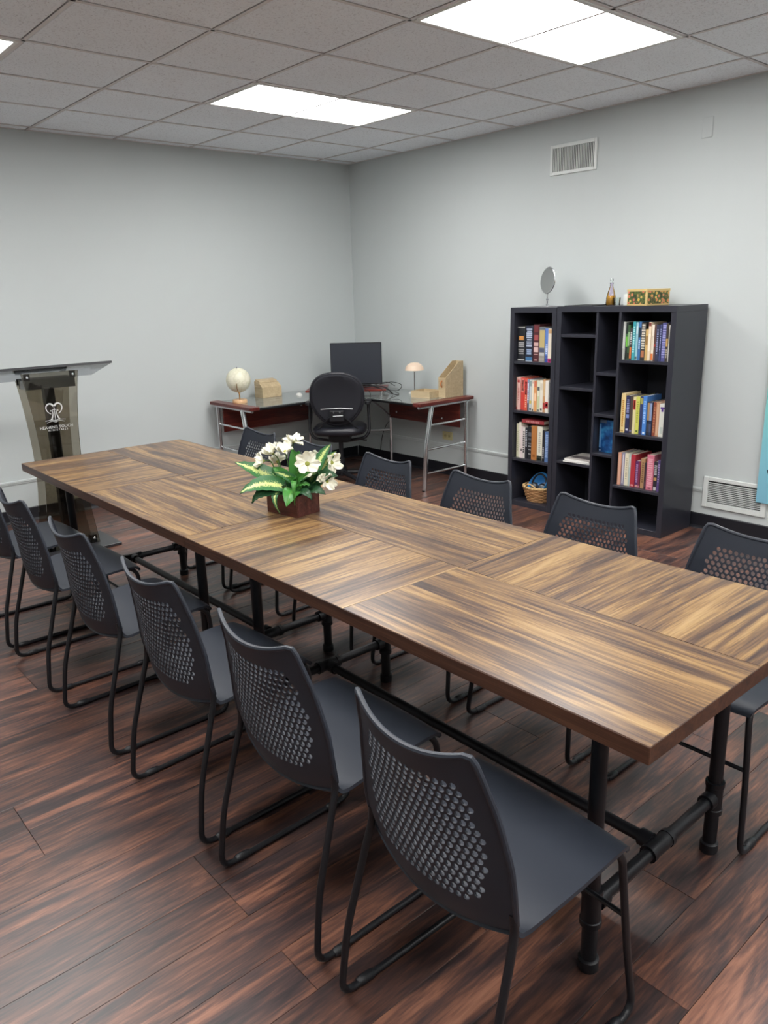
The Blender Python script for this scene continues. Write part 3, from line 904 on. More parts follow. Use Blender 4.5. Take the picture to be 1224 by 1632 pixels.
# disc case standing in the middle column, its cover to the room
M_DVD = bpy.data.materials.new('blue_cover_print')
M_DVD.use_nodes = True
t = NT(M_DVD); b = M_DVD.node_tree.nodes['Principled BSDF']
tc = t.n('ShaderNodeTexCoord'); nz = t.n('ShaderNodeTexNoise', i_Scale=14.0, i_Detail=3.0); t.l(tc, 'Object', nz, 'Vector')
cr = ramp(t, [(0.3, srgb(18, 34, 66)), (0.5, srgb(26, 74, 130)), (0.68, srgb(60, 140, 190))]); t.l(nz, 'Fac', cr, 'Fac'); t.l(cr, 'Color', b, 'Base Color')
b.inputs['Roughness'].default_value = 0.25
D = thing('media_case', 'glossy blue case standing upright in the middle column of the wide bookcase', 'case', (3.049, -0.318, 0.488), R(-4))
MB().box(-0.068, 0.068, -0.012, 0.012, 0, 0.222).build('shell', M_DVD, D, bevel=0.002)
MB().box(-0.066, -0.014, -0.0128, -0.0118, 0.198, 0.220).build('cover_print', mat('cover_strip', srgb(70, 84, 104), 0.4), D)
MB().box(-0.066, -0.054, -0.0128, -0.0118, 0.03, 0.19).build('cover_print', mat('cover_strip_b', srgb(90, 140, 190), 0.4), D)
MB().lathe([(0, 0), (0.005, 0), (0.005, 0.001), (0, 0.001)], 12, m=Matrix.Rotation(R(90), 4, 'X')).build('cover_print', mat('cover_dot', srgb(190, 195, 200), 0.4), D, (-0.058, -0.0118, 0.012))
# magazines
def mag(label, loc, rz, wd, dp, th, c, c2):
    o = thing('magazine', label, 'magazine', loc, R(rz), 'magazines on the left shelf of the wide bookcase')
    MB().box(-wd/2, wd/2, -dp/2, dp/2, 0, th).build('pages', mat('mag_pages', srgb(222, 220, 216), 0.6), o, bevel=0.0008)
    cv = MB().box(-wd/2-0.0005, wd/2+0.0005, -dp/2-0.0005, dp/2, th, th+0.001).build('cover', mat('mag_'+c, hexc(c), 0.35), o)
    MB().box(-wd*0.42, wd*0.42, -dp*0.3, dp*0.05, th+0.001, th+0.0014).build('cover_print', mat('mag_'+c2, hexc(c2), 0.35), cv)
mag('white magazine, lower of two lying on the left shelf of the wide bookcase', (2.828, -0.268, 0.396), 8, 0.20, 0.235, 0.008, 'd8d6d2', 'c8c4c0')
mag('grey magazine with dark picture, upper of two on the wide bookcase shelf', (2.832, -0.255, 0.4054), 3, 0.195, 0.23, 0.010, 'b4aeaa', '5a5456')

# ------------------------------------------------------------------ things on top of the bookcases
# vanity mirror
Mi = thing('vanity_mirror', 'round chrome vanity mirror on a stand, on top of the narrow bookcase', 'mirror', (2.42, -0.20, 1.437), R(-20))
MB().lathe([(0, 0), (0.062, 0), (0.062, 0.003), (0.05, 0.008), (0.012, 0.013), (0.006, 0.02), (0, 0.02)], 28).build('base', M_CHROME, Mi, smooth=35)
MB().lathe([(0, 0.018), (0.005, 0.018), (0.005, 0.04), (0.009, 0.046), (0.009, 0.052), (0.0045, 0.058), (0.0045, 0.092), (0, 0.092)], 14).build('stem', M_CHROME, Mi, smooth=35)
mm = Matrix.Rotation(R(90), 4, 'X')
fr = MB().lathe([(0, -0.006), (0.086, -0.006), (0.091, -0.003), (0.091, 0.003), (0.086, 0.006), (0, 0.006)], 36, m=mm).build('frame', M_CHROME, Mi, (0, 0, 0.178), (R(-6), 0, 0), smooth=35)
MB().lathe([(0, 0.006), (0.083, 0.006), (0.083, 0.0066), (0, 0.0066)], 36, m=mm).build('glass', mat('mirror_glass', (0.62, 0.62, 0.61, 1), 0.03, metal=1.0), fr, smooth=35)
# bottle of oil
Bo = thing('oil_bottle', 'clear stoppered bottle half full of yellow oil on the wide bookcase', 'bottle', (2.935, -0.20, 1.442))
MB().lathe([(0, 0), (0.030, 0), (0.033, 0.004), (0.031, 0.05), (0.021, 0.09), (0.011, 0.118), (0.009, 0.135), (0.013, 0.139), (0.013, 0.143), (0.0, 0.143)], 22).build('glass_body', clear('bottle_glass', (0.86, 0.80, 0.90, 1)), Bo, smooth=40)
MB().lathe([(0, 0.004), (0.027, 0.004), (0.0295, 0.008), (0.0285, 0.046), (0.025, 0.062), (0, 0.062)], 22).build('oil', mat('yellow_oil', srgb(214, 176, 50), 0.15), Bo, smooth=40)
MB().lathe([(0, 0.1435), (0.007, 0.1435), (0.006, 0.150), (0.011, 0.160), (0.008, 0.170), (0, 0.172)], 16).build('stopper', M_GLASS, Bo, smooth=40)
# small tumbler and candle cup
Tu = thing('glass_tumbler', 'small clear glass tumbler between the oil bottle and floral box', 'glass', (2.994, -0.22, 1.442))
MB().lathe([(0, 0), (0.020, 0), (0.024, 0.05), (0.022, 0.05), (0.0185, 0.004), (0, 0.004)], 20).build('cup', M_GLASS, Tu, smooth=40)
Cu = thing('candle_jar', 'small white candle jar left of the floral box on the bookcase', 'candle', (3.036, -0.165, 1.442))
MB().lathe([(0, 0), (0.025, 0), (0.026, 0.068), (0.0245, 0.070), (0.023, 0.064), (0, 0.064)], 22).build('jar', mat('milk_glass', srgb(212, 216, 214), 0.3), Cu, smooth=40)
MB().tube([(0, 0, 0.063), (0.001, 0, 0.072)], 0.001, 6).build('wick', M_BLACK, Cu)
# floral tin box
M_FLOR = bpy.data.materials.new('floral_print')
M_FLOR.use_nodes = True
t = NT(M_FLOR); b = M_FLOR.node_tree.nodes['Principled BSDF']
tc = t.n('ShaderNodeTexCoord')
vo = t.n('ShaderNodeTexVoronoi', i_Scale=42.0, i_Randomness=0.8); t.l(tc, 'Object', vo, 'Vector')
cr = ramp(t, [(0.0, srgb(226, 150, 60)), (0.22, srgb(206, 96, 66)), (0.36, srgb(220, 170, 110)), (0.46, srgb(44, 52, 34)), (0.62, srgb(96, 110, 50)), (0.75, srgb(34, 36, 30))])
t.l(vo, 'Distance', cr, 'Fac')
hs = t.n('ShaderNodeHueSaturation')
sep = t.n('ShaderNodeSeparateColor'); t.l(vo, 'Color', sep, 0)
mr = t.n('ShaderNodeMapRange'); mr.inputs['To Min'].default_value = 0.44; mr.inputs['To Max'].default_value = 0.56
t.l(sep, 0, mr, 'Value'); t.l(mr, 'Result', hs, 'Hue'); t.l(cr, 'Color', hs, 'Color'); t.l(hs, 'Color', b, 'Base Color')
b.inputs['Roughness'].default_value = 0.4
Fb = thing('floral_box', 'small cream box with fruit and flower print on the wide bookcase', 'box', (3.205, -0.20, 1.442), R(-14))
MB().box(-0.083, 0.083, -0.098, 0.098, 0, 0.084).build('body', mat('cream_card', srgb(206, 180, 120), 0.5), Fb, bevel=0.002)
MB().box(-0.085, 0.085, -0.100, 0.100, 0.0845, 0.100).build('lid', mat('cream_card', srgb(206, 180, 120), 0.5), Fb, bevel=0.002)
MB().box(-0.072, 0.072, -0.0995, -0.0975, 0.010, 0.090).build('front_print', M_FLOR, Fb)
MB().box(0.0825, 0.0845, -0.088, 0.088, 0.010, 0.090).build('side_print', M_FLOR, Fb)
# flat black folder
Fo = thing('folder', 'thin black folder lying on top of the wide bookcase', 'folder', (2.78, -0.215, 1.442), R(4))
MB().box(-0.105, 0.105, -0.14, 0.14, 0, 0.003).build('back_cover', M_BLACK, Fo)
MB().box(-0.105, 0.105, -0.14, 0.14, 0.0035, 0.006).build('front_cover', M_BLACK, Fo)

# ------------------------------------------------------------------ basket with blue cap and headphones
Ba = thing('wicker_basket', 'round tan wicker basket on the bottom shelf of the narrow bookcase', 'basket', (2.452, -0.262, 0.038))
M_WICK = mat('wicker', srgb(176, 132, 88), 0.7, noise=0.25, nscale=120)
M_WICK2 = mat('wicker_rim', srgb(206, 172, 120), 0.65, noise=0.2, nscale=150)
bw = MB()
SEG = 40
def basket_r(z):
    return 0.086+0.030*(z/0.10)
lev = 9
for k in range(lev):
    z = 0.006+k*0.0112
    pts = []
    for a in range(SEG):
        an = 2*PI*a/SEG
        rr_ = basket_r(z)+0.003*(1 if (a//2+k) % 2 else -1)
        pts.append((1.05*rr_*math.cos(an), rr_*math.sin(an), z))
    bw.tube(pts, 0.0062, 6, closed=True)
bw.build('weave', M_WICK, Ba, smooth=60)
st = MB()
for a in range(20):
    an = 2*PI*(a+0.5)/20
    st.tube([(1.05*basket_r(z)*math.cos(an), basket_r(z)*math.sin(an), z) for z in (0.003, 0.05, 0.102)], 0.0036, 6)
st.build('stakes', M_WICK, Ba, smooth=60)
MB().lathe([(0, 0), (0.088, 0), (0.088, 0.006), (0, 0.006)], 32).build('bottom', M_WICK, Ba)
rim = MB()
for ph in (0, PI):
    rim.tube([(1.05*(0.118+0.004*math.cos(14*2*PI*a/72+ph))*math.cos(2*PI*a/72), (0.118+0.004*math.cos(14*2*PI*a/72+ph))*math.sin(2*PI*a/72), 0.108+0.005*math.sin(14*2*PI*a/72+ph)) for a in range(72)], 0.0068, 6, closed=True)
rim.build('braided_rim', M_WICK2, Ba, smooth=60)
MB().tube(bez([(-0.045, -0.112, 0.108), (-0.03, -0.122, 0.132), (0.0, -0.124, 0.142), (0.03, -0.12, 0.130), (0.05, -0.108, 0.108)], 6), 0.005, 6).build('handle', M_WICK2, Ba, smooth=60)
Bl = thing('blue_bowl', 'shiny blue plastic bowl tilted inside the wicker basket', 'bowl', (2.470, -0.255, 0.118))
MB().lathe([(0, -0.02), (0.05, -0.018), (0.078, 0.005), (0.092, 0.05), (0.094, 0.062), (0.089, 0.062), (0.073, 0.012), (0.045, -0.010), (0, -0.012)], 36,
           m=Matrix.Rotation(R(52), 4, 'X') @ Matrix.Rotation(R(-12), 4, 'Y')).build('bowl_shell', mat('blue_plastic', srgb(70, 150, 215), 0.25), Bl, (0, 0, 0.02), smooth=40)
MB().lathe([(0, -0.0115), (0.040, -0.0095), (0.045, -0.006), (0, -0.006)], 28,
           m=Matrix.Rotation(R(52), 4, 'X') @ Matrix.Rotation(R(-12), 4, 'Y')).build('grey_lining', mat('grey_lining', srgb(170, 176, 186), 0.5), Bl, (0, 0, 0.02), smooth=40)
Hp = thing('headphones', 'black over-ear headphones resting in the blue bowl', 'headphones', (2.476, -0.305, 0.152), R(6))
MB().tube([(0.060*math.cos(a), 0.02*math.sin(a), 0.01+0.082*math.sin(a)) for a in [PI*k/16 for k in range(17)]], 0.0075, 8).build('headband', M_BLACK, Hp, smooth=50)
for sx in (-1, 1):
    cup = MB().lathe([(0, -0.012), (0.026, -0.012), (0.031, -0.004), (0.031, 0.006), (0.024, 0.013), (0, 0.013)], 22,
                     m=Matrix.Rotation(R(68), 4, 'X')).build('ear_cup', M_BLACK, Hp, (sx*0.034, -0.012, 0.0), (0, R(sx*14), 0), smooth=40)
    MB().lathe([(0, 0.013), (0.021, 0.013), (0.016, 0.017), (0, 0.018)], 18, m=Matrix.Rotation(R(68), 4, 'X')).build('cup_cap', mat('cup_grey', srgb(84, 92, 100), 0.3), cup, smooth=40)

# ------------------------------------------------------------------ corner desk
DZ = 0.72
Dk = thing('corner_desk', 'L-shaped glass corner desk with cherry wood ends and chrome legs', 'desk', (0, 0, 0))
MB().prism([(0.07, -0.05), (1.50, -0.05), (1.50, -0.64), (0.95, -0.64), (0.68, -0.98), (0.68, -1.555), (0.07, -1.555)], DZ-0.008, DZ).build('glass_top', M_DGLASS, Dk, bevel=0.001)
def rounded(x0, x1, y0, y1, r, n=4):
    out = []
    for cx, cy, a0 in ((x1-r, y1-r, 0), (x0+r, y1-r, 90), (x0+r, y0+r, 180), (x1-r, y0+r, 270)):
        for k in range(n+1):
            a = R(a0+90*k/n)
            out.append((cx+r*math.cos(a), cy+r*math.sin(a)))
    return out
MB().prism(rounded(1.495, 1.585, -0.665, -0.035, 0.02), DZ-0.021, DZ+0.004).build('wood_end', M_CHERRYY, Dk, bevel=0.002)
MB().prism(rounded(0.045, 0.705, -1.64, -1.55, 0.02), DZ-0.021, DZ+0.004).build('wood_end', M_CHERRY, Dk, bevel=0.002)
MB().box(0.62, 1.50, -0.130, -0.115, 0.462, 0.690).build('modesty_panel', M_CHERRY, Dk, bevel=0.002)
MB().box(0.115, 0.130, -1.56, -0.68, 0.462, 0.690).build('modesty_panel', M_CHERRYY, Dk, bevel=0.002)
for px, py in ((0.72, -0.131), (1.30, -0.131)):
    MB().lathe([(0, 0), (0.010, 0), (0.008, 0.004), (0, 0.004)], 12, m=Matrix.Rotation(R(90), 4, 'X')).build('bolt', M_CHROME, Dk, (px, py+0.001, 0.52), smooth=40)
for px, py in ((0.131, -0.76), (0.131, -1.30)):
    MB().lathe([(0, 0), (0.010, 0), (0.008, 0.004), (0, 0.004)], 12, m=Matrix.Rotation(R(90), 4, 'Y')).build('bolt', M_CHROME, Dk, (px-0.001, py, 0.60), smooth=40)
# end frames: upright rear leg, kinked front leg, top rail and three rungs
def endframe(f):
    MB().tube([f(0.09, 0.012), f(0.09, DZ-0.035)], 0.016, 12).build('rear_leg', M_CHROME, Dk, smooth=40)
    fl = MB().tube(fillet([f(0.575, 0.0), f(0.555, 0.30), f(0.545, 0.40), f(0.485, DZ-0.035)], 0.08, 5), 0.0205, 12)
    fl.build('front_leg', M_CHROME, Dk, smooth=40)
    MB().tube([f(0.06, DZ-0.034), f(0.63, DZ-0.034)], 0.0125, 10).build('top_rail', M_STEEL, Dk, smooth=40)
    for z, d in ((0.535, 0.51), (0.340, 0.548), (0.143, 0.565)):
        MB().tube([f(0.09, z), f(d, z)], 0.009, 10).build('rung', M_CHROME, Dk, smooth=40)
    for d in (0.09, 0.577):
        MB().lathe([(0, 0), (0.019, 0), (0.019, 0.012), (0, 0.012)], 12).build('foot', M_BLACK, Dk, f(d, 0.0), smooth=40)
endframe(lambda d, z: (1.535, -d, z))
endframe(lambda d, z: (0.02+d, -1.595, z))
for px, py in ((0.605, -0.10), (0.10, -0.66)):
    MB().tube([(px, py, 0.0), (px, py, DZ-0.008)], 0.014, 12).build('middle_post', M_CHROME, Dk, smooth=40)
for pth in ([(0.605, -0.10, 0.46), (0.93, -0.60, DZ-0.02)], [(0.10, -0.66, 0.46), (0.64, -0.95, DZ-0.02)], [(0.10, -0.66, 0.34), (0.605, -0.10, 0.34)]):
    MB().tube(pth, 0.010, 10).build('brace', M_STEEL, Dk, smooth=40)
for pth in ([(0.95, -0.625, DZ-0.018), (1.50, -0.625, DZ-0.018)], [(0.667, -0.98, DZ-0.018), (0.667, -1.555, DZ-0.018)], [(0.667, -0.98, DZ-0.018), (0.95, -0.625, DZ-0.018)],
            [(0.09, -0.07, DZ-0.018), (1.50, -0.07, DZ-0.018)], [(0.09, -0.09, DZ-0.018), (0.09, -1.555, DZ-0.018)]):
    MB().tube(pth, 0.0095, 10).build('frame_rail', M_BLACK, Dk, smooth=40)

# monitor riser and monitor
Ri = thing('monitor_riser', 'dark cherry wood monitor riser in the corner of the glass desk', 'shelf', (0.60, -0.575, DZ), R(45))
MB().box(-0.355, 0.335, -0.175, 0.175, 0.037, 0.055).build('shelf_board', M_CHERRY, Ri, bevel=0.002)
for px in (-0.31, 0.29):
    for py in (-0.13, 0.13):
        MB().lathe([(0, 0), (0.016, 0), (0.016, 0.037), (0, 0.037)], 12).build('post', M_CHROME, Ri, (px, py, 0), smooth=40)
Mo = thing('monitor', 'flat black computer monitor switched off, on the desk in the corner', 'monitor', (0.562, -0.45, DZ+0.055), R(45))
MB().box(-0.225, 0.225, -0.018, 0.018, 0.014, 0.375).build('housing', M_BLACK, Mo, bevel=0.004)
MB().box(-0.218, 0.218, -0.0195, -0.0175, 0.024, 0.368).build('screen', M_SCREEN, Mo)
MB().box(-0.03, 0.03, 0.018, 0.04, 0.008, 0.20).build('neck', M_BLACK, Mo, bevel=0.004)
MB().prism(rounded(-0.12, 0.12, -0.07, 0.10, 0.03), 0.0, 0.010).build('stand_base', M_BLACK, Mo, bevel=0.002)

# cables on the desk
rc = random.Random(4)
def cable(label, pts, r=0.0028):
    o = MB().tube(bez(pts, 8), r, 7).build('cable', M_CABLE, None, smooth=60)
    return tag(o, label, 'cable', 'black cables on and under the corner desk')
cz = DZ+0.055+0.003
cable('black cable coiled in a loop at the right end of the monitor riser',
      [(0.70, -0.56, cz+.004), (0.80, -0.55, cz+0.010), (0.88, -0.47, cz+0.03), (0.92, -0.36, cz+0.045), (0.98, -0.30, cz+0.02), (1.00, -0.36, cz-0.02), (0.94, -0.44, cz-0.01), (0.86, -0.50, cz+0.012), (0.80, -0.46, cz+0.02), (0.86, -0.36, cz+0.04), (0.93, -0.33, cz+0.01)])
cable('black cable draped over the right end of the monitor riser',
      [(0.74, -0.62, cz+.004), (0.82, -0.55, cz+0.02), (0.90, -0.50, cz+0.012), (0.97, -0.47, cz-0.02), (1.02, -0.40, DZ+0.006), (0.98, -0.33, DZ+0.006), (0.90, -0.30, DZ+0.01)])
cable('black cable hanging from the monitor riser to the desk edge',
      [(0.78, -0.58, cz+.003), (0.84, -0.60, cz+0.004), (0.90, -0.59, cz-0.02), (0.93, -0.61, DZ+0.006), (0.95, -0.63, DZ+0.005)])
cable('thick black cable bundle beside the monitor base on the riser',
      [(0.68, -0.50, cz+.004), (0.74, -0.50, cz+0.02), (0.80, -0.52, cz+0.026), (0.87, -0.49, cz+0.02), (0.92, -0.43, cz+0.006), (0.97, -0.39, DZ+0.008)], 0.006)
cable('thin black power cord hanging down the wall under the desk',
      [(0.60, -0.075, 0.46), (0.54, -0.04, 0.42), (0.46, -0.03, 0.36), (0.40, -0.03, 0.25), (0.38, -0.035, 0.15), (0.37, -0.04, 0.045)])
cable('black cord lying along the floor below the corner desk',
      [(0.12, -0.20, 0.004), (0.24, -0.12, 0.004), (0.37, -0.06, 0.012), (0.5, -0.07, 0.004), (0.62, -0.05, 0.004)])

# globe
Gl = thing('desk_globe', 'cream desk globe on a pale wooden foot, left end of the desk', 'globe', (0.30, -1.545, DZ+0.004))
Gl.location = (0.315, -1.50, DZ)
MB().lathe([(0, 0), (0.058, 0), (0.060, 0.004), (0.060, 0.022), (0.056, 0.028), (0, 0.028)], 28).build('foot', M_PINE, Gl, smooth=35)
M_GLOBE = bpy.data.materials.new('globe_print')
M_GLOBE.use_nodes = True
t = NT(M_GLOBE); b = M_GLOBE.node_tree.nodes['Principled BSDF']
tc = t.n('ShaderNodeTexCoord'); nz = t.n('ShaderNodeTexNoise', i_Scale=12.0, i_Detail=6.0); t.l(tc, 'Object', nz, 'Vector')
cr = ramp(t, [(0.5, srgb(222, 220, 198)), (0.53, srgb(208, 205, 180)), (0.6, srgb(226, 222, 202))]); t.l(nz, 'Fac', cr, 'Fac'); t.l(cr, 'Color', b, 'Base Color')
b.inputs['Roughness'].default_value = 0.4
gz = 0.185
sph = [(0.1*math.sin(PI*k/24), -0.1*math.cos(PI*k/24)) for k in range(25)]
sph[0] = (0.0005, -0.1); sph[-1] = (0.0005, 0.1)
tilt = (R(0), R(20), R(-40))
ball = MB().lathe(sph, 36).build('ball', M_GLOBE, Gl, (0, 0, gz), tilt, smooth=60)
M_BRASS = mat('brass', (0.62, 0.45, 0.25, 1), 0.25, metal=1.0)
MB().tube([(0.106*math.sin(a), 0, -0.106*math.cos(a)) for a in [R(-8+k*10) for k in range(11)]]+[(0.106*math.sin(R(98)), 0, 0.02)], 0.0035, 8).build('meridian_arm', M_BRASS, ball, smooth=50)
MB().tube([(0, 0, -0.112), (0, 0, -0.099)], 0.006, 10).build('axis_pin', M_CHROME, ball, smooth=40)
MB().tube([(0, 0, 0.099), (0, 0, 0.118)], 0.004, 10).build('axis_pin', M_CHROME, ball, smooth=40)
MB().lathe([(0, 0.028), (0.006, 0.028), (0.006, 0.075), (0.010, 0.082), (0, 0.085)], 12).build('stem', M_BRASS, Gl, smooth=40)

# wooden letter box on the left wing
Lb = thing('letter_box', 'pale board desk organiser box with sloped lid behind the globe side', 'box', (0.175, -1.13, DZ))
Lb['label'] = 'pale board box with sloped lid, beside the globe on the desk'
prof = [(-0.062, 0.0), (0.062, 0.0), (0.062, 0.088), (-0.008, 0.130), (-0.062, 0.152)]
# profile (x depth, z) swept along y
def sweep_y(prof, y0, y1):
    return MB().prism([(a, c) for a, c in prof], y0, y1, Matrix(((1, 0, 0, 0), (0, 0, 1, 0), (0, 1, 0, 0), (0, 0, 0, 1))))
sweep_y([(-0.062, 0.0), (0.062, 0.0), (0.062, 0.086), (-0.062, 0.086)], -0.098, 0.098).build('body', M_PLY, Lb, bevel=0.002)
sweep_y([(-0.062, 0.087), (0.062, 0.087), (0.020, 0.122), (-0.062, 0.138)], -0.098, 0.098).build('sloped_lid', M_PLY, Lb, bevel=0.002)
sweep_y([(-0.060, 0.139), (0.016, 0.124), (0.002, 0.142), (-0.060, 0.152)], -0.090, 0.090).build('upper_flap', M_PLY, Lb, bevel=0.002)
# magazine holder and tray on the right wing
Mh = thing('magazine_holder', 'tall pale board magazine holder with slanted top and orange leather pull', 'magazine holder', (1.425, -0.152, DZ))
def sweep_x(prof, x0, x1):
    return MB().prism([(a, c) for a, c in prof], x0, x1, Matrix(((0, 0, 1, 0), (1, 0, 0, 0), (0, 1, 0, 0), (0, 0, 0, 1))))
side = [(-0.105, 0), (0.105, 0), (0.105, 0.285), (0.055, 0.285), (-0.105, 0.160)]
for x0, x1 in ((-0.042, -0.037), (0.037, 0.042)):
    sweep_x(side, x0, x1).build('side_panel', M_PLY, Mh, bevel=0.001)
MB().box(-0.037, 0.037, -0.105, -0.100, 0, 0.160).build('front_panel', M_PLY, Mh, bevel=0.001)
MB().box(-0.037, 0.037, 0.100, 0.105, 0, 0.285).build('back_panel', M_PLY, Mh, bevel=0.001)
MB().box(-0.037, 0.037, -0.100, 0.100, 0, 0.005).build('bottom', M_PLY, Mh)
MB().box(-0.028, 0.028, -0.085, 0.095, 0.006, 0.150).build('papers', mat('paper_stack', srgb(206, 190, 158), 0.8), Mh)
MB().tube(bez([(0, -0.105, 0.085), (0.004, -0.118, 0.095), (0.004, -0.124, 0.11), (0.004, -0.118, 0.128), (0, -0.105, 0.135)], 6), 0.005, 8).build('leather_pull', mat('orange_leather', srgb(196, 118, 62), 0.5), Mh, smooth=50)
Ty = thing('desk_tray', 'flat pale board tray in front of the magazine holder', 'tray', (1.29, -0.30, DZ), R(6))
MB().box(-0.10, 0.10, -0.085, 0.085, 0, 0.004).build('tray_bottom', M_PLY, Ty)
for (a0, a1, b0, b1) in ((-0.10, 0.10, -0.085, -0.080), (-0.10, 0.10, 0.080, 0.085), (-0.10, -0.095, -0.080, 0.080), (0.095, 0.10, -0.080, 0.080)):
    MB().box(a0, a1, b0, b1, 0.004, 0.055).build('tray_side', M_PLY, Ty, bevel=0.001)
# mushroom lamp
La = thing('table_lamp', 'small table lamp with pale pink dome shade on thin chrome stem', 'lamp', (1.04, -0.20, DZ))
MB().lathe([(0, 0), (0.052, 0), (0.052, 0.006), (0.046, 0.011), (0.008, 0.014), (0, 0.014)], 28).build('base', M_WHITE, La, smooth=35)
MB().tube([(0, 0, 0.012), (0, 0, 0.21)], 0.0055, 12).build('stem', M_CHROME, La, smooth=40)
MB().lathe([(0.004, 0.262), (0.035, 0.258), (0.06, 0.244), (0.076, 0.222), (0.082, 0.198), (0.079, 0.198), (0.073, 0.219), (0.058, 0.240), (0.034, 0.253), (0.004, 0.257)], 32).build('shade', mat('lamp_shade', srgb(226, 202, 180), 0.5), La, smooth=60)
MB().lathe([(0, 0.18), (0.016, 0.19), (0.022, 0.21), (0.016, 0.235), (0.006, 0.245), (0, 0.245)], 16).build('bulb', M_WHITE, La, smooth=60)
# mouse
Ms = thing('computer_mouse', 'white computer mouse lying on the glass desk beside the office chair', 'mouse', (0.315, -0.905, DZ), R(60))
ell = []
for k in range(9):
    a = PI/2*k/8
    ell.append((math.cos(a), math.sin(a)))
mb = MB()
mb.loft([[Vector((0.028*c*math.cos(2*PI*j/20), 0.048*c*math.sin(2*PI*j/20), 0.001+0.02*s_)) for j in range(20)] for c, s_ in [(1, 0)]+[(max(c, 0.02), s_) for c, s_ in ell]])
mb.build('shell', M_WHITE, Ms, smooth=50)
MB().tube([(0, 0.02, 0.0205), (0, 0.034, 0.016)], 0.003, 8).build('wheel', M_BLACK, Ms)

# ------------------------------------------------------------------ office chair
Oc = thing('office_chair', 'black office chair with rounded back and loop arms at the corner desk', 'office chair', (0.81, -0.85, 0), R(46))
def egg_ring(y, w, zt, zb, zc, n=36, p=2.5):
    ring = []
    for k in range(n):
        a = 2*PI*k/n
        c, s_ = math.cos(a), math.sin(a)
        x = w*math.copysign(abs(c)**(2/p), c)
        z = zc+(zt-zc)*abs(s_)**(2/p) if s_ > 0 else zc-(zc-zb)*abs(s_)**(2/p)
        x *= 1-0.28*max(0, (zc-z)/(zc-zb))**1.5
        ring.append(Vector((x, y-0.25*(z-zc)*0.35+0.03*(x/w)**2, z)))
    return ring
bk = MB()
bk.loft([egg_ring(-0.195, 0.150, 0.90, 0.58, 0.75), egg_ring(-0.203, 0.195, 0.932, 0.552, 0.75), egg_ring(-0.195, 0.208, 0.943, 0.540, 0.75), egg_ring(-0.175, 0.214, 0.950, 0.532, 0.75), egg_ring(-0.150, 0.208, 0.943, 0.540, 0.75), egg_ring(-0.135, 0.17, 0.91, 0.57, 0.75)])
bk = bk.build('backrest', M_MESHB, Oc, smooth=50)
MB().tube(egg_ring(-0.172, 0.212, 0.948, 0.534, 0.75), 0.016, 10, closed=True).build('back_edge', M_LEATHER, bk, smooth=60)
MB().tube(bez([(-0.13, -0.203, 0.665), (-0.06, -0.216, 0.672), (0, -0.218, 0.674), (0.06, -0.216, 0.672), (0.13, -0.203, 0.665)], 6), 0.005, 8).build('seam_trim', M_STEEL, bk, smooth=60)
MB().box(-0.06, 0.06, -0.222, -0.19, 0.565, 0.655).build('mount_plate', M_BLACK, bk, bevel=0.006)
for px in (-0.025, 0.025):
    MB().lathe([(0, 0), (0.007, 0), (0.005, 0.003), (0, 0.003)], 10, m=Matrix.Rotation(R(90), 4, 'X')).build('bolt', M_STEEL, bk, (px, -0.221, 0.64))
MB().tube([(-0.03, -0.224, 0.612), (0.05, -0.224, 0.614)], 0.004, 8).build('badge_bar', M_STEEL, bk)
def pad_ring(z, sx, sy, n=36, p=3.2):
    return [Vector((sx*math.copysign(abs(math.cos(2*PI*k/n))**(2/p), math.cos(2*PI*k/n)), sy*math.copysign(abs(math.sin(2*PI*k/n))**(2/p), math.sin(2*PI*k/n))+0.01, z)) for k in range(n)]
MB().loft([pad_ring(0.438, 0.17, 0.17), pad_ring(0.443, 0.205, 0.205), pad_ring(0.462, 0.222, 0.222), pad_ring(0.488, 0.220, 0.220), pad_ring(0.508, 0.196, 0.196), pad_ring(0.514, 0.14, 0.14)]).build('seat', M_LEATHER, Oc, smooth=50)
for sx in (-1, 1):
    arm = MB().tube(fillet([(sx*0.245, -0.03, 0.690), (sx*0.250, -0.05, 0.46), (sx*0.215, -0.06, 0.405), (sx*0.05, -0.03, 0.372), (0, -0.02, 0.372)], 0.05, 6), 0.0125, 10).build('arm_loop', M_BLACK, Oc, smooth=50)
    MB().tube(fillet([(sx*0.245, 0.06, 0.690), (sx*0.240, 0.02, 0.56), (sx*0.248, -0.04, 0.50)], 0.03), 0.008, 8).build('arm_strut', M_BLACK, arm, smooth=50)
    MB().prism(rounded(sx*0.245-0.024, sx*0.245+0.024, -0.13, 0.11, 0.022), 0.688, 0.714).build('armrest', M_BLACK, arm, bevel=0.005)
    MB().tube([(sx*0.06, -0.21, 0.60), (sx*0.16, -0.16, 0.50), (sx*0.19, -0.14, 0.455)], 0.008, 8).build('back_strut', M_BLACK, Oc, smooth=50)
MB().box(-0.09, 0.09, -0.11, 0.11, 0.385, 0.436).build('tilt_mechanism', M_BLACK, Oc, bevel=0.008)
lv = MB().tube([(0.08, -0.03, 0.392), (0.20, -0.06, 0.385)], 0.004, 8).build('lever', M_BLACK, Oc, smooth=50)
MB().tube([(0.195, -0.06, 0.385), (0.225, -0.066, 0.383)], 0.008, 8).build('lever_knob', M_BLACK, lv, smooth=50)
MB().lathe([(0, 0.10), (0.032, 0.10), (0.030, 0.22), (0.019, 0.225), (0.019, 0.39), (0, 0.39)], 18).build('gas_column', M_BLACK, Oc, smooth=40)
MB().lathe([(0, 0.075), (0.045, 0.078), (0.045, 0.118), (0.034, 0.128), (0, 0.128)], 20).build('hub', M_BLACK, Oc, smooth=40)
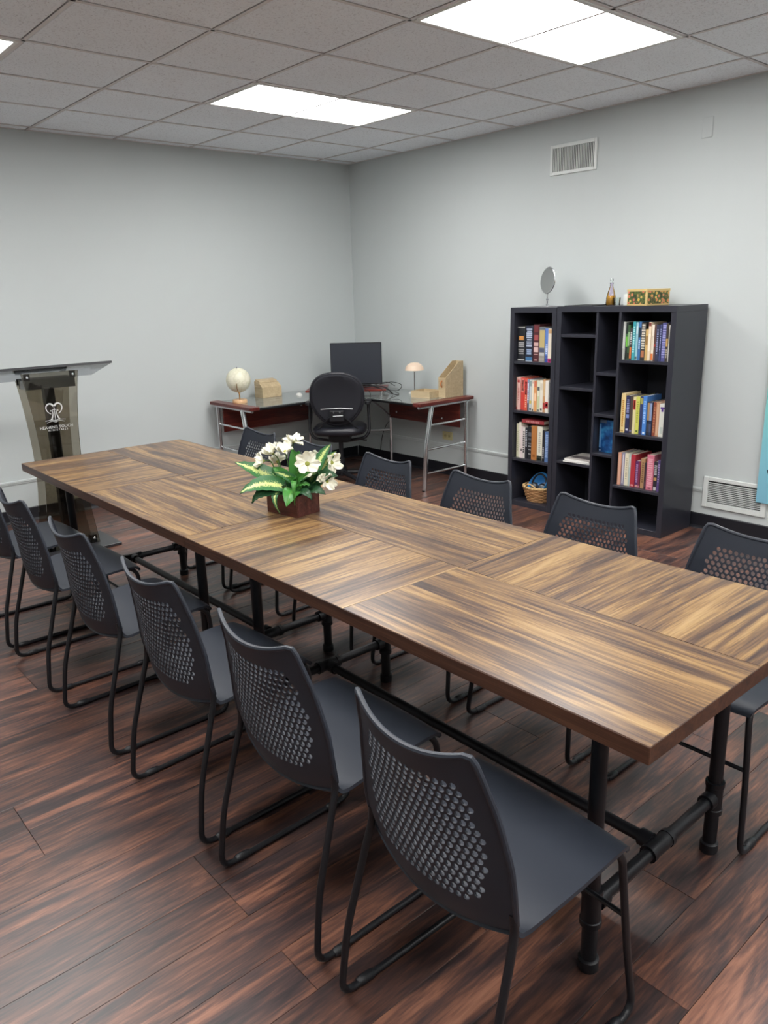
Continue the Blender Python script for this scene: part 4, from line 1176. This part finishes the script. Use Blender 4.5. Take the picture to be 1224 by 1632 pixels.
for k in range(5):
    a = R(18+72*k)
    d = Vector((math.cos(a), math.sin(a), 0))
    lg = MB().tube([d*0.03+Vector((0, 0, 0.10)), d*0.18+Vector((0, 0, 0.088)), d*0.30+Vector((0, 0, 0.068))], [0.022, 0.018, 0.014], 10).build('base_arm', M_BLACK, Oc, smooth=50)
    for sgn in (-1, 1):
        side_ = Vector((-math.sin(a), math.cos(a), 0))
        mtx = Matrix.Translation(d*0.30+side_*0.012*sgn+Vector((0, 0, 0.027))) @ Matrix.Rotation(a, 4, 'Z') @ Matrix.Rotation(R(90), 4, 'X')
        MB().lathe([(0, -0.008), (0.024, -0.008), (0.027, -0.005), (0.027, 0.005), (0.024, 0.008), (0, 0.008)], 18, m=mtx).build('caster', M_BLACK, lg, smooth=40)
    MB().tube([d*0.30+Vector((0, 0, 0.027)), d*0.30+Vector((0, 0, 0.066))], 0.0055, 8).build('caster_stem', M_STEEL, lg)

# ------------------------------------------------------------------ lectern
Le = thing('lectern', 'smoked acrylic lectern with white heart emblem at the end of the table', 'lectern', (0.90, -3.19, 0))
MB().box(-0.20, 0.17, -0.27, 0.27, 0, 0.018).build('base_plate', mat('lectern_base', srgb(46, 46, 50), 0.3), Le, bevel=0.002)
def lec_w(z):
    return lerp_tab([(0.0, 0.172), (0.12, 0.158), (0.25, 0.143), (0.40, 0.128), (0.55, 0.122), (0.65, 0.123), (0.80, 0.130), (0.95, 0.144), (1.05, 0.157), (1.15, 0.172), (1.3, 0.19)], z)
def lec_panel(xp, ztop, shift):
    zs = [0.018+(ztop-0.018)*k/24 for k in range(25)]
    poly = [(-lec_w(z)+shift, z) for z in zs]+[(lec_w(z)+shift, z) for z in reversed(zs)]
    return MB().prism(poly, xp-0.004, xp+0.004, Matrix(((0, 0, 1, 0), (1, 0, 0, 0), (0, 1, 0, 0), (0, 0, 0, 1))))
lec_panel(0.05, 1.150, 0).build('front_panel', M_SMOKE, Le)
lec_panel(-0.10, 1.10, 0).build('back_panel', M_SMOKE, Le)
MB().box(-0.055, 0.0, -0.030, 0.030, 0.018, 1.05).build('centre_post', mat('lectern_post', srgb(30, 31, 36), 0.4), Le, bevel=0.002)
MB().box(-0.095, 0.045, -0.150, 0.150, 1.05, 1.112).build('support_block', clear('dark_acrylic', (0.42, 0.42, 0.44, 1)), Le, bevel=0.002)
tp = MB().box(-0.19, 0.19, -0.372, 0.372, -0.005, 0.005).build('reading_top', M_FROST, Le, (-0.075, 0, 1.137), (0, R(-15), 0))
MB().box(0.189, 0.194, -0.372, 0.372, -0.007, 0.007).build('edge_strip', M_BLACK, tp)
MB().box(-0.194, -0.189, -0.372, 0.372, -0.005, 0.022).build('book_ledge', M_FROST, tp)
for xp, dz in ((0.0545, 1.127), (-0.0955, 1.09)):
    for sy in (-1, 1):
        k = MB().box(-0.005-0.004, -0.005+0.002, -0.018, 0.018, -0.02, 0.02).build('bracket', M_BLACK, Le, (xp-0.004, sy*0.137, dz))
        MB().lathe([(0, 0), (0.008, 0), (0.008, 0.003), (0.005, 0.006), (0, 0.006)], 14, m=Matrix.Rotation(R(90), 4, 'Y')).build('bolt', M_CHROME, k, (0.0045, 0, 0), smooth=40)
for sy in (-1, 1):
    MB().lathe([(0, 0), (0.009, 0), (0.009, 0.003), (0.006, 0.006), (0, 0.006)], 14, m=Matrix.Rotation(R(90), 4, 'Y')).build('bolt', M_CHROME, Le, (0.054, sy*0.135, 0.05), smooth=40)
    MB().box(0.0, 0.046, sy*0.135-0.02, sy*0.135+0.02, 0.018, 0.07).build('bracket', M_BLACK, Le, bevel=0.002)
# emblem: heart of two loops, two figures, a cross and an open book
EX = 0.0546
em = MB()
def ribbon(pts, w0, w1=None):
    n = len(pts)
    w1 = w0 if w1 is None else w1
    P = [Vector((0, a, c)) for a, c in pts]
    L_, R_ = [], []
    for i in range(n):
        tdir = (P[min(i+1, n-1)]-P[max(i-1, 0)]).normalized()
        nn = Vector((0, -tdir.z, tdir.y))
        ww = w0+(w1-w0)*i/(n-1)
        L_.append(P[i]+nn*ww/2); R_.append(P[i]-nn*ww/2)
    vs_ = [v+Vector((0.0004, 0, 0)) for v in L_+R_]+[v-Vector((0.0004, 0, 0)) for v in L_+R_]
    fs = []
    for i in range(n-1):
        fs.append((i, i+1, n+i+1, n+i)); fs.append((2*n+i, 3*n+i, 3*n+i+1, 2*n+i+1))
        fs.append((i, 2*n+i, 2*n+i+1, i+1)); fs.append((n+i, n+i+1, 3*n+i+1, 3*n+i))
    em.add(vs_, fs)
def sm(pts, n=6):
    return [(p[1], p[2]) for p in bez([(0, a, c) for a, c in pts], n)]
for s_ in (-1, 1):
    ribbon(sm([(s_*0.002, 0.040), (s_*0.016, 0.054), (s_*0.034, 0.054), (s_*0.047, 0.040), (s_*0.047, 0.020), (s_*0.036, 0.002), (s_*0.022, -0.008)]), 0.011, 0.003)
    ribbon(sm([(s_*0.012, 0.014), (s_*0.012, -0.010), (s_*0.018, -0.030), (s_*0.026, -0.046)]), 0.003, 0.010)
    ribbon([(s_*0.021-0.0035+0.0006*k, 0.012) for k in range(12)], 0.007)
    ribbon(sm([(0, -0.052), (s_*0.02, -0.044), (s_*0.045, -0.046), (s_*0.062, -0.048)]), 0.0035, 0.002)
    ribbon(sm([(0, -0.060), (s_*0.02, -0.052), (s_*0.04, -0.056), (s_*0.055, -0.061)]), 0.003, 0.0015)
ribbon([(0, 0.032), (0, -0.055)], 0.004)
ribbon([(-0.012, 0.018), (0.012, 0.018)], 0.004)
em.build('emblem', M_LETTER, Le, (EX, -0.005, 0.902))
t1 = text_mesh('lettering', "HEAVEN'S TOUCH", 0.0245, M_LETTER, Le, (EX, -0.005, 0.804), (R(90), 0, R(90)), bold=0.0)
t2 = text_mesh('lettering', 'M I N I S T R I E S', 0.016, M_LETTER, Le, (EX, 0.002, 0.788), (R(90), 0, R(90)))

# ------------------------------------------------------------------ flower arrangement
Fa = thing('flower_arrangement', 'white flowers and variegated leaves in a dark wooden box on the table', 'flowers', (3.512, -3.18, TZ+0.0002), R(48.8))
bx_rot = R(8-48.8)
pot = place('planter_box', None, Fa, (0, 0, 0), (0, 0, bx_rot))
pw, pd, ph, pt = 0.084, 0.060, 0.082, 0.006
for nm, (a0, a1, b0, b1) in (('side', (-pw, pw, -pd, -pd+pt)), ('side', (-pw, pw, pd-pt, pd)), ('end', (-pw, -pw+pt, -pd+pt, pd-pt)), ('end', (pw-pt, pw, -pd+pt, pd-pt))):
    MB().box(a0, a1, b0, b1, 0, ph).build('box_'+nm, M_BOX, pot, bevel=0.0012)
MB().box(-pw+pt, pw-pt, -pd+pt, pd-pt, 0, 0.06).build('foam_fill', mat('moss', srgb(40, 48, 30), 0.9, noise=0.3, nscale=80), pot)
M_PETAL = mat('petal_white', srgb(240, 238, 222), 0.6)
M_HEART = mat('flower_heart', srgb(150, 156, 70), 0.7, noise=0.2, nscale=200)
M_STEM = mat('stem_green', srgb(70, 104, 48), 0.5)
def petal_mesh(ln, wd, curl):
    def fn(a, c):
        x_ = wd*math.sin(PI*min(1, c*0.93+0.03))**0.65*(0.75+0.35*c)*(2*a-1)
        return (x_, 0.004+ln*c, curl*c*c+0.006*(1-(2*a-1)**2)*-1*c-0.004*math.sin(9*a+4*c)*c)
    return MB().sheet(fn, 8, 8, 0.0006).mesh('petal', M_PETAL, smooth=60)
PET = [petal_mesh(0.046, 0.017, 0.010), petal_mesh(0.044, 0.018, 0.022), petal_mesh(0.042, 0.016, -0.006)]
rf = random.Random(9)
# flowers: (x right, y away, z up) of the head, facing direction, size, number of petals, cupping
FL = [((0.068, -0.055, 0.198), (0.15, -1.0, 0.25), 1.0, 8, 10),
      ((-0.068, 0.010, 0.228), (-0.55, -0.35, 0.75), 0.92, 7, 35),
      ((-0.018, 0.000, 0.232), (-0.1, -0.35, 0.95), 0.95, 7, 38),
      ((0.010, 0.030, 0.266), (0.15, -0.25, 0.95), 0.92, 7, 25),
      ((-0.100, -0.02, 0.205), (-0.8, -0.5, 0.2), 0.82, 7, 45),
      ((0.155, -0.010, 0.190), (0.75, -0.65, 0.15), 0.90, 8, 15),
      ((0.138, -0.06, 0.130), (0.6, -0.75, -0.15), 0.80, 7, 25),
      ((0.112, -0.055, 0.150), (0.3, -0.9, -0.2), 0.55, 6, 50),
      ((-0.060, 0.075, 0.180), (-0.3, 0.7, 0.6), 0.8, 7, 25),
      ((0.090, 0.085, 0.190), (0.4, 0.75, 0.5), 0.8, 7, 20)]
for (pos, dr, sc, n, cup) in FL:
    q = Vector(dr).normalized().to_track_quat('Z', 'Y')
    hd = MB().lathe([(0, -0.004), (0.006, -0.003), (0.009, 0.003), (0.006, 0.008), (0, 0.009)], 12).build('flower', M_HEART, Fa, pos, q.to_euler(), smooth=50)
    hd.scale = (sc, sc, sc)
    for k in range(n):
        p_ = place('petal', PET[rf.randrange(3)], hd)
        p_.rotation_euler = (Matrix.Rotation(2*PI*k/n+rf.uniform(-.12, .12), 4, 'Z') @ Matrix.Rotation(R(cup+rf.uniform(-9, 9)), 4, 'X')).to_euler()
        p_.location = (0, 0, 0.0012*(k % 2))
    p0 = Vector((pos[0]*0.25+rf.uniform(-.02, .02), pos[1]*0.3, 0.06))
    p1 = Vector(pos)-Vector(dr).normalized()*0.03
    MB().tube(bez([p0, p0.lerp(p1, 0.55)+Vector((0, 0, 0.012)), p1, Vector(pos)], 6), 0.0022, 6).build('stem', M_STEM, Fa, smooth=60)
def leaf_mat(name, edge, mid, spots):
    m = bpy.data.materials.new(name)
    m.use_nodes = True
    t = NT(m); b = m.node_tree.nodes['Principled BSDF']
    uv = t.n('ShaderNodeAttribute', attribute_name='leafuv')
    sp = t.n('ShaderNodeSeparateXYZ'); t.l(uv, 'Vector', sp, 0)
    # paler along the midrib, spotted outwards
    ab = t.n('ShaderNodeMath', operation='ABSOLUTE'); t.l(sp, 'X', ab, 0)
    wv = t.n('ShaderNodeTexNoise', i_Scale=9.0, i_Detail=3.0); 
    mp = t.n('ShaderNodeMapping'); mp.inputs['Scale'].default_value = (0.6, 2.2, 1.0)
    t.l(uv, 'Vector', mp, 'Vector'); t.l(mp, 'Vector', wv, 'Vector')
    ad = t.n('ShaderNodeMath', operation='MULTIPLY_ADD'); ad.inputs[1].default_value = -spots
    t.l(wv, 'Fac', ad, 0); t.l(ab, 'Value', ad, 2)
    cr = ramp(t, [(0.0, mid), (0.10, mid), (0.22, edge), (1.0, edge)])
    mr = t.n('ShaderNodeMapRange'); mr.inputs['From Min'].default_value = -0.6; mr.inputs['From Max'].default_value = 1.0
    t.l(ad, 'Value', mr, 'Value'); t.l(mr, 'Result', cr, 'Fac')
    t.l(cr, 'Color', b, 'Base Color'); b.inputs['Roughness'].default_value = 0.4
    b.inputs['Subsurface Weight'].default_value = 0.0
    return m
M_LV = leaf_mat('variegated_leaf', srgb(58, 112, 66), srgb(206, 218, 140), 1.25)
M_LG = leaf_mat('green_leaf', srgb(70, 138, 58), srgb(132, 178, 84), 0.7)
M_LD = leaf_mat('dark_leaf', srgb(36, 74, 44), srgb(72, 116, 66), 0.7)
def leaf(base, mid, tip, wd, m, twist=0.0):
    B_, M_, T_ = Vector(base), Vector(mid), Vector(tip)
    nu, nv = 8, 14
    cen = []
    for j in range(nv+1):
        t_ = j/nv
        cen.append((1-t_)**2*B_+2*t_*(1-t_)*(2*M_-0.5*(B_+T_))+t_*t_*T_)
    b_ = MB()
    chord = (T_-B_).normalized()
    face = Vector((0, -0.72, 0.69))
    nrm = (face-chord*face.dot(chord)).normalized()
    sidev = Matrix.Rotation(twist, 3, chord) @ chord.cross(nrm)
    grid = []
    for j in range(nv+1):
        t_ = j/nv
        w_ = wd*math.sin(PI*min(0.999, t_**0.75))**0.8
        tg = (cen[min(j+1, nv)]-cen[max(j-1, 0)]).normalized()
        nn = tg.cross(sidev).normalized()
        grid.append([cen[j]+sidev*w_*(2*i/nu-1)-nn*0.25*w_*abs(2*i/nu-1)**1.5+nn*0.003*math.sin(3*j+4*i) for i in range(nu+1)])
    b_.sheet(lambda a, c: grid[round(c*nv)][round(a*nu)], nu, nv, 0.0007)
    me = b_.mesh('leaf', m, smooth=60)
    at = me.attributes.new('leafuv', 'FLOAT_VECTOR', 'POINT')
    N_ = (nu+1)*(nv+1)
    for i in range(len(me.vertices)):
        k = i % N_
        at.data[i].vector = (2*(k//(nv+1))/nu-1, (k % (nv+1))/nv*2+random.random()*0.0, 0)
    return place('leaf', me, Fa)
# big leaves, (x right, y away, z up)
leaf((0.000, -0.010, 0.090), (-0.100, -0.030, 0.158), (-0.208, -0.020, 0.203), 0.036, M_LV, 0.1)
leaf((0.010, -0.040, 0.090), (-0.090, -0.080, 0.130), (-0.182, -0.100, 0.103), 0.036, M_LV, 0.1)
leaf((0.000, -0.050, 0.085), (-0.090, -0.090, 0.103), (-0.140, -0.100, 0.063), 0.024, M_LD, 0.00)
leaf((0.020, -0.050, 0.090), (0.005, -0.095, 0.095), (-0.010, -0.125, 0.053), 0.032, M_LG, 0.00)
leaf((0.020, -0.040, 0.105), (0.020, -0.105, 0.138), (0.020, -0.118, 0.055), 0.010, M_LG, 0.00)
leaf((-0.020, -0.050, 0.090), (-0.055, -0.100, 0.088), (-0.038, -0.108, 0.023), 0.012, M_LV, 0.00)
leaf((0.060, -0.010, 0.095), (0.110, 0.000, 0.198), (0.155, 0.010, 0.258), 0.024, M_LV, 0.00)
leaf((0.080, -0.010, 0.095), (0.130, 0.000, 0.183), (0.175, -0.010, 0.233), 0.022, M_LV, 0.00)
leaf((0.020, 0.000, 0.095), (0.020, 0.010, 0.178), (0.005, 0.015, 0.243), 0.030, M_LG, 0.00)
leaf((0.020, 0.000, 0.095), (0.020, 0.015, 0.178), (0.030, 0.020, 0.233), 0.030, M_LG, 0.00)
leaf((0.000, -0.010, 0.095), (-0.030, -0.020, 0.148), (-0.065, -0.030, 0.183), 0.026, M_LG, 0.00)
leaf((0.080, -0.030, 0.085), (0.130, -0.050, 0.148), (0.180, -0.060, 0.148), 0.028, M_LD, 0.00)
leaf((0.060, -0.040, 0.085), (0.100, -0.090, 0.105), (0.135, -0.105, 0.090), 0.018, M_LD, 0.00)
leaf((0.020, -0.050, 0.085), (0.060, -0.100, 0.100), (0.085, -0.115, 0.073), 0.016, M_LD, 0.00)
rl = random.Random(21)
for k in range(42):
    a = rl.uniform(0, 2*PI)
    rr_ = rl.uniform(0.06, 0.14)
    b0 = Vector((rl.uniform(-.05, .05), rl.uniform(-.04, .04), 0.075))
    tip = Vector((0.03+math.cos(a)*rr_, math.sin(a)*rr_*0.75, rl.uniform(0.085, 0.175)))
    leaf(b0, b0.lerp(tip, 0.5)+Vector((0, 0, 0.018)), tip, rl.uniform(0.013, 0.024), rl.choice((M_LG, M_LD, M_LD, M_LV)), rl.uniform(-0.6, 0.6))
